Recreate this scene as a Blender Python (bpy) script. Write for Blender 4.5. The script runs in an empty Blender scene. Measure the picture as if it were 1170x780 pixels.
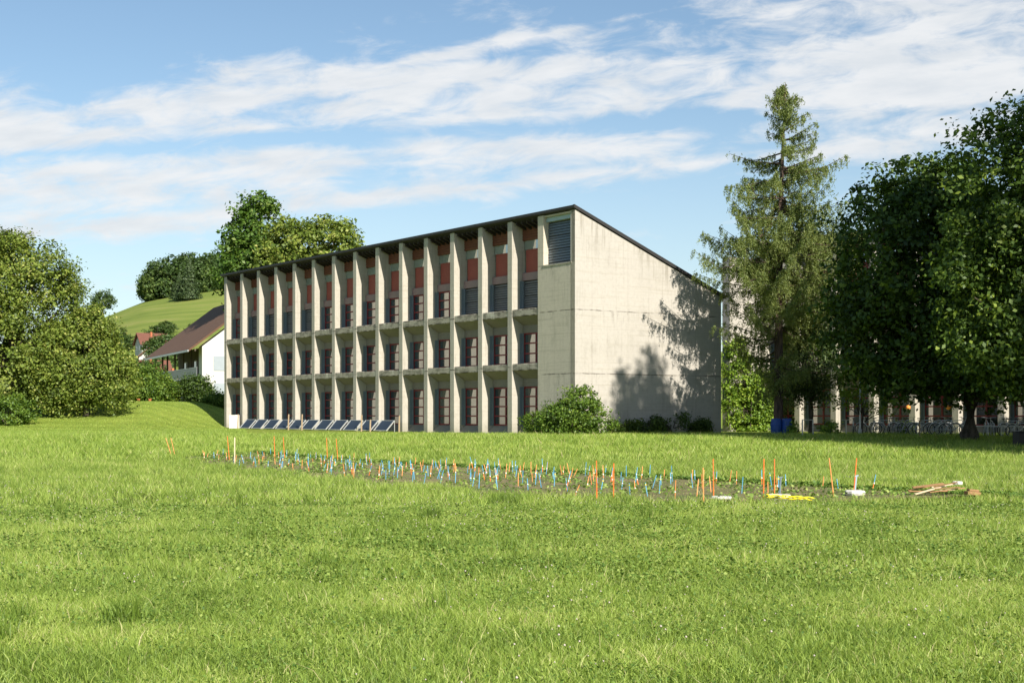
import bpy, math, random
import numpy as np
from mathutils import Vector, Matrix
random.seed(7)
rng = np.random.default_rng(11)
R = math.radians
scene = bpy.context.scene
col = scene.collection

# ------------------------------------------------------------------ camera
cd = bpy.data.cameras.new("camera")
cam = bpy.data.objects.new("camera", cd)
col.objects.link(cam)
cam.location = (0, 0, 1.6)
cam.rotation_euler = (R(90), 0, 0)
cd.sensor_width = 36
cd.lens = 49.2
cd.shift_y = 83 / 1170
cd.clip_start = 0.1
cd.clip_end = 12000
scene.camera = cam

# ------------------------------------------------------------------ light
SUN_H = Vector((0.447, -0.894, 0))          # horizontal direction towards the sun
SUN_EL = R(32)
sd = bpy.data.lights.new("sun", 'SUN')
sd.energy = 4.6
sd.angle = R(0.5)
sd.color = (1.0, 0.93, 0.80)
sun = bpy.data.objects.new("sun", sd)
col.objects.link(sun)
to_sun = Vector((SUN_H.x * math.cos(SUN_EL), SUN_H.y * math.cos(SUN_EL), math.sin(SUN_EL)))
sun.rotation_euler = to_sun.to_track_quat('Z', 'Y').to_euler()
sun.location = (30, -40, 60)
scene.view_settings.view_transform = 'Standard'
scene.view_settings.look = 'None'
scene.view_settings.gamma = 1
scene.view_settings.use_curve_mapping = False
scene.view_settings.exposure = 0.80


class NT:
    """small helper to write node maths as expressions"""
    def __init__(s, nt):
        s.nt = nt; s.n = nt.nodes; s.l = nt.links

    def put(s, sock, v):
        if isinstance(v, bpy.types.NodeSocket):
            s.l.new(v, sock)
        else:
            sock.default_value = v

    def m(s, op, a, b=0.0, c=0.0, clamp=False):
        n = s.n.new('ShaderNodeMath'); n.operation = op; n.use_clamp = clamp
        s.put(n.inputs[0], a); s.put(n.inputs[1], b)
        if len(n.inputs) > 2: s.put(n.inputs[2], c)
        return n.outputs[0]

    def add(s, a, b): return s.m('ADD', a, b)
    def sub(s, a, b): return s.m('SUBTRACT', a, b)
    def mul(s, a, b): return s.m('MULTIPLY', a, b)
    def ss(s, x, lo, hi, a=0.0, b=1.0):
        n = s.n.new('ShaderNodeMapRange'); n.interpolation_type = 'SMOOTHSTEP'
        s.put(n.inputs['Value'], x)
        n.inputs['From Min'].default_value = lo; n.inputs['From Max'].default_value = hi
        n.inputs['To Min'].default_value = a; n.inputs['To Max'].default_value = b
        return n.outputs[0]

    def xyz(s, x, y, z):
        n = s.n.new('ShaderNodeCombineXYZ')
        for i, v in enumerate((x, y, z)): s.put(n.inputs[i], v)
        return n.outputs[0]

    def noise(s, vec, scale, detail=4, rough=0.5, dist=0.0, out='Fac'):
        n = s.n.new('ShaderNodeTexNoise')
        if vec is not None: s.put(n.inputs['Vector'], vec)
        n.inputs['Scale'].default_value = scale; n.inputs['Detail'].default_value = detail
        n.inputs['Roughness'].default_value = rough; n.inputs['Distortion'].default_value = dist
        return n.outputs[out]

    def scale(s, vec, sc, loc=(0, 0, 0)):
        n = s.n.new('ShaderNodeMapping')
        s.put(n.inputs['Vector'], vec)
        n.inputs['Scale'].default_value = sc; n.inputs['Location'].default_value = loc
        return n.outputs[0]

    def mix(s, f, a, b, mode='MIX'):
        n = s.n.new('ShaderNodeMix'); n.data_type = 'RGBA'; n.blend_type = mode
        s.put(n.inputs[0], f)
        for sock, v in ((n.inputs[6], a), (n.inputs[7], b)):
            if isinstance(v, tuple) and len(v) == 3: v = v + (1,)
            s.put(sock, v)
        return n.outputs[2]

    def ramp(s, f, stops):
        n = s.n.new('ShaderNodeValToRGB'); s.put(n.inputs[0], f)
        e = n.color_ramp.elements
        while len(e) < len(stops): e.new(0.5)
        for i, (p, c) in enumerate(stops):
            e[i].position = p; e[i].color = (*c, 1)
        return n.outputs[0]


world = bpy.data.worlds.new("World")
scene.world = world
world.use_nodes = True
wn = NT(world.node_tree)
wn.n.clear()
sky = wn.n.new('ShaderNodeTexSky')
sky.sky_type = 'NISHITA'
sky.sun_disc = False
sky.sun_elevation = SUN_EL
sky.sun_rotation = math.atan2(SUN_H.x, SUN_H.y)
sky.altitude = 400
sky.air_density = 1.0
sky.dust_density = 0.6
sky.ozone_density = 1.2
tc = wn.n.new('ShaderNodeTexCoord')
sp = wn.n.new('ShaderNodeSeparateXYZ')
wn.l.new(tc.outputs['Generated'], sp.inputs[0])
X_, Y_, Z_ = sp.outputs
yy = wn.m('MAXIMUM', wn.m('ABSOLUTE', Y_), 0.12)
ua = wn.m('DIVIDE', X_, yy)
va = wn.m('DIVIDE', Z_, yy)
P = wn.add(wn.mul(ua, 1.0), wn.mul(va, 0.12))
Q = wn.sub(va, wn.mul(ua, 0.105))         # rises along the cloud streets
vec = wn.xyz(wn.mul(P, 3.6), wn.mul(Q, 12.0), 0.0)
vecb = wn.xyz(wn.mul(P, 9.0), wn.mul(Q, 26.0), 3.1)
n1 = wn.noise(vec, 1.3, 6, 0.55, 0.25)
n2 = wn.noise(vecb, 2.2, 9, 0.62, 0.5)
nn = wn.add(wn.mul(wn.sub(n1, 0.5), 0.95), wn.mul(wn.sub(n2, 0.5), 0.85))
# main street of cloud
band = wn.sub(1.0, wn.m('DIVIDE', wn.m('ABSOLUTE', wn.sub(Q, 0.2185)), 0.062))
band = wn.m('MINIMUM', band, 0.62)
gap = wn.m('MAXIMUM', wn.sub(1.0, wn.m('DIVIDE', wn.m('ABSOLUTE', wn.sub(wn.add(Q, wn.mul(ua, 0.053)), 0.2033)), 0.010)), 0.0)
band = wn.sub(band, wn.mul(gap, wn.ss(ua, 0.1, 0.25, 0.75, 0.2)))
band2 = wn.sub(0.62, wn.m('DIVIDE', wn.m('ABSOLUTE', wn.sub(Q, 0.165)), 0.020))
rt = wn.sub(wn.mul(ua, 1.8), 0.2)        # more cloud to the right
bandt = wn.m('MINIMUM', wn.sub(wn.m('MULTIPLY', wn.sub(ua, 0.10), 4.0), wn.m('DIVIDE', wn.m('ABSOLUTE', wn.sub(Q, 0.262)), 0.04)), 0.45)
Qs = wn.sub(va, wn.mul(ua, 0.20))
sA = wn.sub(1.15, wn.add(wn.m('DIVIDE', wn.m('ABSOLUTE', wn.sub(Qs, 0.2665)), 0.013), wn.m('DIVIDE', wn.m('ABSOLUTE', wn.add(ua, 0.01)), 0.13)))
low = wn.sub(0.25, wn.m('DIVIDE', wn.m('ABSOLUTE', wn.sub(Q, 0.12)), 0.03))
cov = wn.m('MAXIMUM', wn.m('MAXIMUM', band, band2), wn.m('MAXIMUM', wn.m('MAXIMUM', bandt, sA), low))
cov = wn.m('MAXIMUM', cov, -0.75)
dens = wn.ss(wn.add(cov, wn.mul(nn, 2.5)), -0.02, 0.85)
dens = wn.mul(wn.mul(dens, 0.93), wn.ss(Y_, 0.05, 0.35))
shade = wn.noise(wn.scale(vecb, (1, 1.6, 1), (0, 0.25, 0)), 1.6, 6, 0.6)
ccol = wn.ramp(shade, [(0.35, (6.5, 6.8, 7.1)), (0.62, (7.5, 7.6, 7.7))])
veil = wn.ss(va, 0.0, 0.26, 0.42, 0.0)
skyc = wn.mix(veil, wn.mix(1.0, sky.outputs[0], (1.05, 1.10, 1.08), 'MULTIPLY'), (5.6, 6.4, 7.0))
fin_c = wn.mix(dens, skyc, ccol)
bg = wn.n.new('ShaderNodeBackground')
wn.l.new(fin_c, bg.inputs[0])
bg.inputs[1].default_value = 0.068
wo = wn.n.new('ShaderNodeOutputWorld')
wn.l.new(bg.outputs[0], wo.inputs[0])


# ------------------------------------------------------------------ materials
def new_mat(name):
    m = bpy.data.materials.new(name); m.use_nodes = True
    t = NT(m.node_tree)
    b = m.node_tree.nodes['Principled BSDF']
    return m, t, b


def simple(name, c, rough=0.7, metal=0.0, var=0.12, spec=0.4, sc=3.0, bump=0.0):
    m, t, b = new_mat(name)
    co = t.n.new('ShaderNodeTexCoord').outputs['Object']
    n = t.noise(co, sc, 5, 0.6)
    dark = tuple(x * (1 - var) for x in c); lite = tuple(min(1, x * (1 + var)) for x in c)
    t.l.new(t.mix(n, dark, lite), b.inputs['Base Color'])
    b.inputs['Roughness'].default_value = rough
    b.inputs['Metallic'].default_value = metal
    b.inputs['Specular IOR Level'].default_value = spec
    if bump:
        bp = t.n.new('ShaderNodeBump'); bp.inputs['Strength'].default_value = bump; bp.inputs['Distance'].default_value = 0.02
        t.l.new(t.noise(co, sc * 8, 4), bp.inputs['Height']); t.l.new(bp.outputs[0], b.inputs['Normal'])
    return m


def concrete(name, base=(0.52, 0.485, 0.41), joints=(3.4, 6.93), stain=1.0, boards=True, grime=0.0, eave=False):
    m, t, b = new_mat(name)
    co = t.n.new('ShaderNodeTexCoord').outputs['Object']
    s = t.n.new('ShaderNodeSeparateXYZ'); t.l.new(co, s.inputs[0])
    x, y, z = s.outputs
    c = t.mix(t.noise(co, 0.35, 5, 0.6), tuple(v * 0.86 for v in base), tuple(v * 1.08 for v in base))
    # fine mottling
    c = t.mix(t.ss(t.noise(co, 5.0, 8, 0.72), 0.42, 0.75), c, tuple(v * 0.84 for v in base))
    c = t.mix(t.mul(t.ss(t.noise(t.scale(co, (1, 1, .6)), 0.9, 7, 0.7), 0.52, 0.66), 0.22), c, (0.20, 0.185, 0.14))
    c = t.mix(t.mul(t.ss(t.add(z, t.mul(t.noise(co, 1.5, 5), 0.9)), 0.25, 1.3, 1, 0), 0.35 * stain), c, (0.13, 0.13, 0.09))
    # vertical runs
    run = t.noise(t.scale(co, (7.0, 7.0, 0.35)), 1.0, 6, 0.65)
    c = t.mix(t.mul(t.ss(run, 0.52, 0.72), 0.30 * stain), c, (0.20, 0.18, 0.14))
    # horizontal formwork lifts
    h = t.noise(t.scale(co, (0.25, 0.25, 9.0)), 1.0, 4, 0.6)
    c = t.mix(t.mul(t.ss(h, 0.5, 0.68), 0.28), c, (0.30, 0.27, 0.21))
    wob = t.mul(t.sub(t.noise(co, 1.3, 3), 0.5), 0.05)
    zz = t.add(z, wob)
    # dark stain at the lift joints and running below them
    for j in joints:
        d = t.sub(j, zz)
        line = t.mul(t.ss(t.m('ABSOLUTE', d), 0.012, 0.045, 1, 0), t.ss(t.noise(co, 1.6, 4), 0.36, 0.62))
        c = t.mix(t.mul(line, 0.75 * stain), c, (0.07, 0.06, 0.05))
        below = t.mul(t.mul(t.ss(d, -0.02, 0.05), t.ss(d, 0.05, 1.1, 1, 0)), t.ss(t.noise(t.scale(co, (2.2, 2.2, 0.5)), 1.0, 6, 0.7), 0.52, 0.75))
        c = t.mix(t.mul(below, 0.6 * stain), c, (0.11, 0.10, 0.08))
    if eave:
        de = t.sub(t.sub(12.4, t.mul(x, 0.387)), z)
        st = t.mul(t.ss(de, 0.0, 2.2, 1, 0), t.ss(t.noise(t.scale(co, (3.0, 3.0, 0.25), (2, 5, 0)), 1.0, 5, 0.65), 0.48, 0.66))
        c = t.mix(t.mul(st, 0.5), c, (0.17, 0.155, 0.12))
    if grime:
        gn = t.noise(t.scale(co, (1.0, 1.0, 2.5)), 1.1, 7, 0.7)
        c = t.mix(t.mul(t.ss(gn, 0.46, 0.60), grime), c, (0.045, 0.042, 0.034))
        c = t.mix(t.mul(t.ss(t.noise(t.scale(co, (1, 1, 1), (7, 3, 1)), 1.4, 5, 0.6), 0.58, 0.66), 0.5), c, (0.62, 0.60, 0.52))
    # board / panel joints
    if boards:
        for ax, per, off in ((x, 2.6, 0.1), (y, 1.45, 0.3)):
            fr = t.m('ABSOLUTE', t.sub(t.m('FRACT', t.m('DIVIDE', t.add(ax, off), per)), 0.5))
            c = t.mix(t.mul(t.ss(fr, 0.0, 0.007, 1, 0), 0.42), c, (0.14, 0.12, 0.09))
        fr = t.m('ABSOLUTE', t.sub(t.m('FRACT', t.m('DIVIDE', zz, 0.62)), 0.5))
        c = t.mix(t.mul(t.ss(fr, 0.0, 0.022, 1, 0), t.mul(t.ss(t.noise(co, 0.9, 3), 0.45, 0.6), 0.30)), c, (0.16, 0.14, 0.10))
    t.l.new(c, b.inputs['Base Color'])
    b.inputs['Roughness'].default_value = 0.9
    b.inputs['Specular IOR Level'].default_value = 0.2
    bp = t.n.new('ShaderNodeBump'); bp.inputs['Strength'].default_value = 0.35; bp.inputs['Distance'].default_value = 0.03
    t.l.new(t.noise(co, 14, 7, 0.7), bp.inputs['Height']); t.l.new(bp.outputs[0], b.inputs['Normal'])
    return m


def leaf_mat(name, stops, trans=0.35, patch=0.0, patch_scale=0.4, rough=0.55, gloss=0.03):
    """leaf: diffuse + light passing through, colour varies leaf to leaf"""
    m = bpy.data.materials.new(name); m.use_nodes = True
    t = NT(m.node_tree); t.n.clear()
    a = t.n.new('ShaderNodeAttribute'); a.attribute_name = 'rnd'
    f = a.outputs['Fac']
    if patch:
        g = t.n.new('ShaderNodeNewGeometry').outputs['Position']
        pn = t.sub(t.noise(g, patch_scale, 3, 0.6), 0.5)
        f = t.add(f, t.mul(pn, patch))
    c = t.ramp(f, stops)
    d = t.n.new('ShaderNodeBsdfDiffuse'); t.l.new(c, d.inputs[0])
    tr = t.n.new('ShaderNodeBsdfTranslucent'); t.l.new(t.mix(1.0, c, (1.25, 1.15, 0.55), 'MULTIPLY'), tr.inputs[0])
    ms = t.n.new('ShaderNodeMixShader'); ms.inputs[0].default_value = trans
    t.l.new(d.outputs[0], ms.inputs[1]); t.l.new(tr.outputs[0], ms.inputs[2])
    gl = t.n.new('ShaderNodeBsdfGlossy'); gl.inputs['Roughness'].default_value = rough
    gl.inputs[0].default_value = (0.8, 0.85, 0.8, 1)
    m2 = t.n.new('ShaderNodeMixShader'); m2.inputs[0].default_value = gloss
    t.l.new(ms.outputs[0], m2.inputs[1]); t.l.new(gl.outputs[0], m2.inputs[2])
    o = t.n.new('ShaderNodeOutputMaterial'); t.l.new(m2.outputs[0], o.inputs[0])
    return m


def glass_mat(name, base, refl=0.35):
    m = bpy.data.materials.new(name); m.use_nodes = True
    t = NT(m.node_tree); t.n.clear()
    co = t.n.new('ShaderNodeTexCoord').outputs['Object']
    d = t.n.new('ShaderNodeBsdfDiffuse')
    t.l.new(t.mix(t.noise(co, 0.6, 3), tuple(v * 0.5 for v in base), tuple(v * 1.6 for v in base)), d.inputs[0])
    g = t.n.new('ShaderNodeBsdfGlossy'); g.inputs['Roughness'].default_value = 0.015
    g.inputs[0].default_value = (0.93, 0.95, 0.95, 1)
    bp = t.n.new('ShaderNodeBump'); bp.inputs['Strength'].default_value = 0.04; bp.inputs['Distance'].default_value = 0.02
    t.l.new(t.noise(co, 1.5, 2), bp.inputs['Height']); t.l.new(bp.outputs[0], g.inputs['Normal'])
    ms = t.n.new('ShaderNodeMixShader'); ms.inputs[0].default_value = refl
    t.l.new(d.outputs[0], ms.inputs[1]); t.l.new(g.outputs[0], ms.inputs[2])
    o = t.n.new('ShaderNodeOutputMaterial'); t.l.new(ms.outputs[0], o.inputs[0])
    return m


def bark_mat(name, a, b_):
    m, t, b = new_mat(name)
    co = t.n.new('ShaderNodeTexCoord').outputs['Object']
    n = t.noise(t.scale(co, (9, 9, 1.6)), 1.0, 6, 0.7)
    t.l.new(t.mix(t.ss(n, 0.35, 0.65), a, b_), b.inputs['Base Color'])
    b.inputs['Roughness'].default_value = 0.95
    bp = t.n.new('ShaderNodeBump'); bp.inputs['Strength'].default_value = 0.8; bp.inputs['Distance'].default_value = 0.04
    t.l.new(n, bp.inputs['Height']); t.l.new(bp.outputs[0], b.inputs['Normal'])
    return m


M = {}
M['conc'] = concrete('gable_concrete', (0.445, 0.42, 0.385), eave=True)
M['fin'] = concrete('fin_concrete', (0.45, 0.42, 0.37), joints=(3.9, 7.05), stain=1.3, boards=False, grime=0.0)
M['ledge'] = concrete('ledge_concrete', (0.40, 0.37, 0.31), joints=(3.72, 6.85, 4.08, 7.2), stain=1.5, boards=False, grime=0.5)
M['block'] = concrete('corner_concrete', (0.56, 0.51, 0.425), joints=(3.4, 6.93, 9.55), stain=1.15)
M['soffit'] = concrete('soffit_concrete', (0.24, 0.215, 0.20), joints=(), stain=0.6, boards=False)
M['roof'] = simple('roof_sheet', (0.035, 0.034, 0.035), 0.6, 0.2, 0.3)
M['rafter'] = simple('rafter_wood', (0.030, 0.022, 0.017), 0.8)
M['soffit_wood'] = simple('eave_board', (0.16, 0.055, 0.03), 0.75, var=0.4, sc=6)
M['red'] = simple('red_frame', (0.19, 0.022, 0.028), 0.5)
M['redpanel'] = simple('red_panel', (0.30, 0.075, 0.060), 0.7, var=0.15)
M['band'] = simple('mauve_band', (0.24, 0.17, 0.18), 0.6)
M['jamb_and_shade'] = simple('blue_grey_jamb_shade', (0.15, 0.19, 0.225), 0.6)  # window jamb colour, also used to paint bluish shade on the fins
M['shutter'] = simple('shutter_slats', (0.135, 0.150, 0.165), 0.5, 0.2)
M['louvre'] = simple('louvre_slats', (0.15, 0.18, 0.21), 0.45, 0.2)
M['shutterbox'] = simple('shutter_box', (0.33, 0.43, 0.50), 0.5)
M['glass'] = glass_mat('window_glass', (0.03, 0.035, 0.035), 0.36)
M['glass_b'] = glass_mat('window_glass_curtain', (0.10, 0.095, 0.08), 0.30)
M['glass_c'] = glass_mat('window_glass_dark', (0.015, 0.018, 0.022), 0.28)
M['glasspale'] = glass_mat('clerestory_glass', (0.20, 0.24, 0.22), 0.35)
M['white'] = simple('white_paint', (0.74, 0.73, 0.70), 0.7, var=0.08)
M['render'] = simple('white_render', (0.52, 0.52, 0.51), 0.9, var=0.08, sc=0.8)
M['metal'] = simple('galvanised', (0.40, 0.41, 0.42), 0.4, 0.7)
M['dark'] = simple('black_paint', (0.02, 0.02, 0.022), 0.5)
M['tyre'] = simple('tyre', (0.018, 0.018, 0.018), 0.8)
M['wood'] = simple('weathered_post', (0.36, 0.27, 0.18), 0.9, var=0.25, sc=8)
M['lath'] = simple('pale_lath', (0.62, 0.50, 0.34), 0.8, var=0.15)
M['plank'] = simple('orange_plank', (0.30, 0.17, 0.08), 0.85, var=0.35, sc=5)
M['orange'] = simple('orange_paint', (0.78, 0.17, 0.035), 0.6, var=0.1)
M['orange2'] = simple('light_orange_paint', (0.74, 0.30, 0.10), 0.6, var=0.1)
M['blue'] = simple('blue_paint', (0.10, 0.33, 0.52), 0.6, var=0.1)
M['tag'] = simple('paper_tag', (0.80, 0.80, 0.76), 0.8)
M['ytag'] = simple('yellow_tag', (0.75, 0.62, 0.10), 0.8)
M['yellow'] = simple('yellow_band', (0.80, 0.66, 0.03), 0.6)
M['stone'] = simple('pale_slab', (0.62, 0.60, 0.55), 0.9, var=0.15, sc=8)
M['pv'] = glass_mat('collector_glass', (0.030, 0.040, 0.055), 0.10)
M['alu'] = simple('alu_frame', (0.55, 0.56, 0.56), 0.45, 0.5)
M['binblue'] = simple('blue_plastic', (0.012, 0.06, 0.26), 0.45)
M['terra'] = simple('terracotta', (0.42, 0.13, 0.06), 0.9)
M['lamp_orange'] = simple('orange_globe', (0.85, 0.30, 0.06), 0.5)
M['dkwall'] = simple('dark_timber', (0.10, 0.075, 0.055), 0.85)
M['inner'] = simple('plinth_concrete', (0.22, 0.21, 0.18), 0.9)


def tile_mat(name, a, b_, per=0.33):
    m, t, b = new_mat(name)
    co = t.n.new('ShaderNodeTexCoord').outputs['Object']
    n = t.noise(co, 0.7, 6, 0.65)
    n2 = t.noise(t.scale(co, (4.0, 3.0, 3.0)), 1.0, 3, 0.7)
    c = t.mix(t.add(t.mul(n, 0.6), t.mul(n2, 0.4)), a, b_)
    s = t.n.new('ShaderNodeSeparateXYZ'); t.l.new(co, s.inputs[0])
    fr = t.m('FRACT', t.m('DIVIDE', s.outputs[2], per * 0.6))
    c = t.mix(t.mul(t.ss(fr, 0.0, 0.35, 1, 0), 0.45), c, tuple(v * 0.35 for v in a))
    t.l.new(c, b.inputs['Base Color']); b.inputs['Roughness'].default_value = 0.9
    return m


M['tiles'] = tile_mat('brown_roof_tiles', (0.075, 0.037, 0.022), (0.17, 0.088, 0.052))
M['redtiles'] = tile_mat('red_roof_tiles', (0.12, 0.045, 0.03), (0.21, 0.09, 0.06))
M['bark'] = bark_mat('grey_bark', (0.035, 0.028, 0.02), (0.11, 0.09, 0.07))
M['larchbark'] = bark_mat('larch_bark', (0.03, 0.02, 0.017), (0.12, 0.08, 0.06))

G = {}
G['lime'] = leaf_mat('lime_leaves', [(0.0, (0.055, 0.09, 0.014)), (0.45, (0.15, 0.215, 0.030)), (0.8, (0.28, 0.33, 0.06)), (1.0, (0.40, 0.40, 0.12))], 0.30)
G['chest'] = leaf_mat('chestnut_leaves', [(0.0, (0.035, 0.085, 0.010)), (0.6, (0.095, 0.18, 0.022)), (1.0, (0.17, 0.24, 0.04))], 0.35)
G['maple'] = leaf_mat('maple_leaves', [(0.0, (0.020, 0.045, 0.007)), (0.6, (0.065, 0.12, 0.015)), (1.0, (0.16, 0.23, 0.03))], 0.33)
G['maple_lit'] = leaf_mat('maple_leaves_lit_tint', [(0.0, (0.035, 0.07, 0.010)), (0.6, (0.085, 0.15, 0.020)), (1.0, (0.26, 0.34, 0.045))], 0.38)  # brighter copy of the maple leaves, sunlit highlights put into the colour
G['larch'] = leaf_mat('larch_needles', [(0.0, (0.09, 0.13, 0.035)), (0.6, (0.20, 0.26, 0.07)), (1.0, (0.32, 0.34, 0.11))], 0.45)
G['yew'] = leaf_mat('yew_needles', [(0.0, (0.03, 0.06, 0.016)), (0.6, (0.075, 0.12, 0.03)), (1.0, (0.13, 0.17, 0.045))], 0.28)
G['bush'] = leaf_mat('bush_leaves', [(0.0, (0.04, 0.09, 0.010)), (0.6, (0.13, 0.22, 0.025)), (1.0, (0.23, 0.31, 0.045))], 0.32)
G['ivy'] = leaf_mat('ivy_leaves', [(0.0, (0.06, 0.13, 0.016)), (0.6, (0.22, 0.35, 0.035)), (1.0, (0.42, 0.52, 0.08))], 0.35)
G['yel'] = leaf_mat('bright_leaves', [(0.0, (0.12, 0.20, 0.02)), (0.6, (0.25, 0.34, 0.03)), (1.0, (0.36, 0.42, 0.06))], 0.5)
G['far'] = leaf_mat('far_leaves', [(0.0, (0.030, 0.060, 0.014)), (0.6, (0.065, 0.115, 0.025)), (1.0, (0.13, 0.18, 0.04))], 0.2, patch=0.5, patch_scale=0.05)
G['fardark'] = leaf_mat('far_conifer', [(0.0, (0.022, 0.045, 0.016)), (1.0, (0.075, 0.115, 0.035))], 0.2)
G['grass'] = leaf_mat('grass_blades', [(0.0, (0.09, 0.15, 0.018)), (0.35, (0.25, 0.375, 0.058)), (0.65, (0.41, 0.53, 0.105)), (0.88, (0.56, 0.63, 0.20)), (1.0, (0.66, 0.58, 0.32))], 0.42, patch=0.38, patch_scale=0.6, gloss=0.03)
G['weed'] = leaf_mat('weed_leaves', [(0.0, (0.06, 0.13, 0.02)), (0.6, (0.20, 0.32, 0.06)), (1.0, (0.38, 0.46, 0.12))], 0.35)


def ground_mat():
    m, t, b = new_mat('meadow_ground')
    g = t.n.new('ShaderNodeNewGeometry').outputs['Position']
    s = t.n.new('ShaderNodeSeparateXYZ'); t.l.new(g, s.inputs[0])
    n1 = t.noise(g, 0.25, 6, 0.6)
    n2 = t.noise(g, 2.5, 8, 0.7)
    n3 = t.noise(g, 0.02, 5, 0.6)
    c = t.ramp(t.add(t.mul(n1, 0.5), t.mul(n2, 0.5)), [(0.3, (0.15, 0.21, 0.032)), (0.5, (0.24, 0.31, 0.05)), (0.72, (0.34, 0.39, 0.08))])
    # mown terraces on the hill pasture
    hz = t.noise(t.scale(g, (0.02, 0.02, 0.55)), 1.0, 4, 0.6)
    hill = t.ramp(t.add(t.mul(hz, 0.6), t.mul(n3, 0.4)), [(0.34, (0.13, 0.19, 0.035)), (0.52, (0.21, 0.26, 0.055)), (0.68, (0.30, 0.29, 0.10))])
    c = t.mix(t.ss(s.outputs[1], 150, 230), c, hill)
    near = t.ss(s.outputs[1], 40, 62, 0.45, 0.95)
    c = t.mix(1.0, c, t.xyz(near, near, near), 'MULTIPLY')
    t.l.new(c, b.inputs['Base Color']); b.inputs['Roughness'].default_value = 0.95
    b.inputs['Specular IOR Level'].default_value = 0.1
    bp = t.n.new('ShaderNodeBump'); bp.inputs['Strength'].default_value = 0.8; bp.inputs['Distance'].default_value = 0.08
    t.l.new(t.noise(g, 9, 6, 0.8), bp.inputs['Height']); t.l.new(bp.outputs[0], b.inputs['Normal'])
    return m


M['ground'] = ground_mat()
m, t, b = new_mat('plot_soil')
g = t.n.new('ShaderNodeNewGeometry').outputs['Position']
t.l.new(t.ramp(t.add(t.mul(t.noise(g, 0.8, 5), 0.5), t.mul(t.noise(g, 7, 6, 0.7), 0.5)), [(0.36, (0.09, 0.15, 0.025)), (0.5, (0.20, 0.18, 0.07)), (0.66, (0.34, 0.25, 0.14))]), b.inputs['Base Color'])
b.inputs['Roughness'].default_value = 1.0
bp = t.n.new('ShaderNodeBump'); bp.inputs['Strength'].default_value = 0.9; bp.inputs['Distance'].default_value = 0.06
t.l.new(t.noise(g, 11, 6, 0.8), bp.inputs['Height']); t.l.new(bp.outputs[0], b.inputs['Normal'])
M['soil'] = m


# ------------------------------------------------------------------ object helpers
def tag(o, label=None, cat=None, group=None, kind=None):
    if label: o['label'] = label
    if cat: o['category'] = cat
    if group: o['group'] = group
    if kind: o['kind'] = kind
    return o


def thing(name, label, cat, loc=(0, 0, 0), rz=0, group=None):
    o = bpy.data.objects.new(name, None); col.objects.link(o)
    o.empty_display_size = 0.5
    o.location = loc; o.rotation_euler = (0, 0, rz)
    return tag(o, label, cat, group)


def np_mesh(name, V, F, mat, parent=None, rnd=None, smooth=False, mats=None, midx=None):
    """V (n,3) vertices, F (m,k) faces all of the same size"""
    V = np.asarray(V, dtype=np.float32); F = np.asarray(F, dtype=np.int32)
    me = bpy.data.meshes.new(name)
    me.vertices.add(len(V)); me.vertices.foreach_set('co', V.ravel())
    k = F.shape[1]
    me.loops.add(F.size); me.loops.foreach_set('vertex_index', F.ravel())
    me.polygons.add(len(F))
    me.polygons.foreach_set('loop_start', np.arange(0, F.size, k, dtype=np.int32))
    me.polygons.foreach_set('loop_total', np.full(len(F), k, dtype=np.int32))
    if smooth: me.polygons.foreach_set('use_smooth', np.ones(len(F), dtype=bool))
    me.update(calc_edges=True)
    if rnd is not None:
        a = me.attributes.new('rnd', 'FLOAT', 'POINT')
        a.data.foreach_set('value', np.asarray(rnd, dtype=np.float32))
    me.materials.append(mat)
    o = bpy.data.objects.new(name, me); col.objects.link(o)
    if parent: o.parent = parent
    return o


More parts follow.
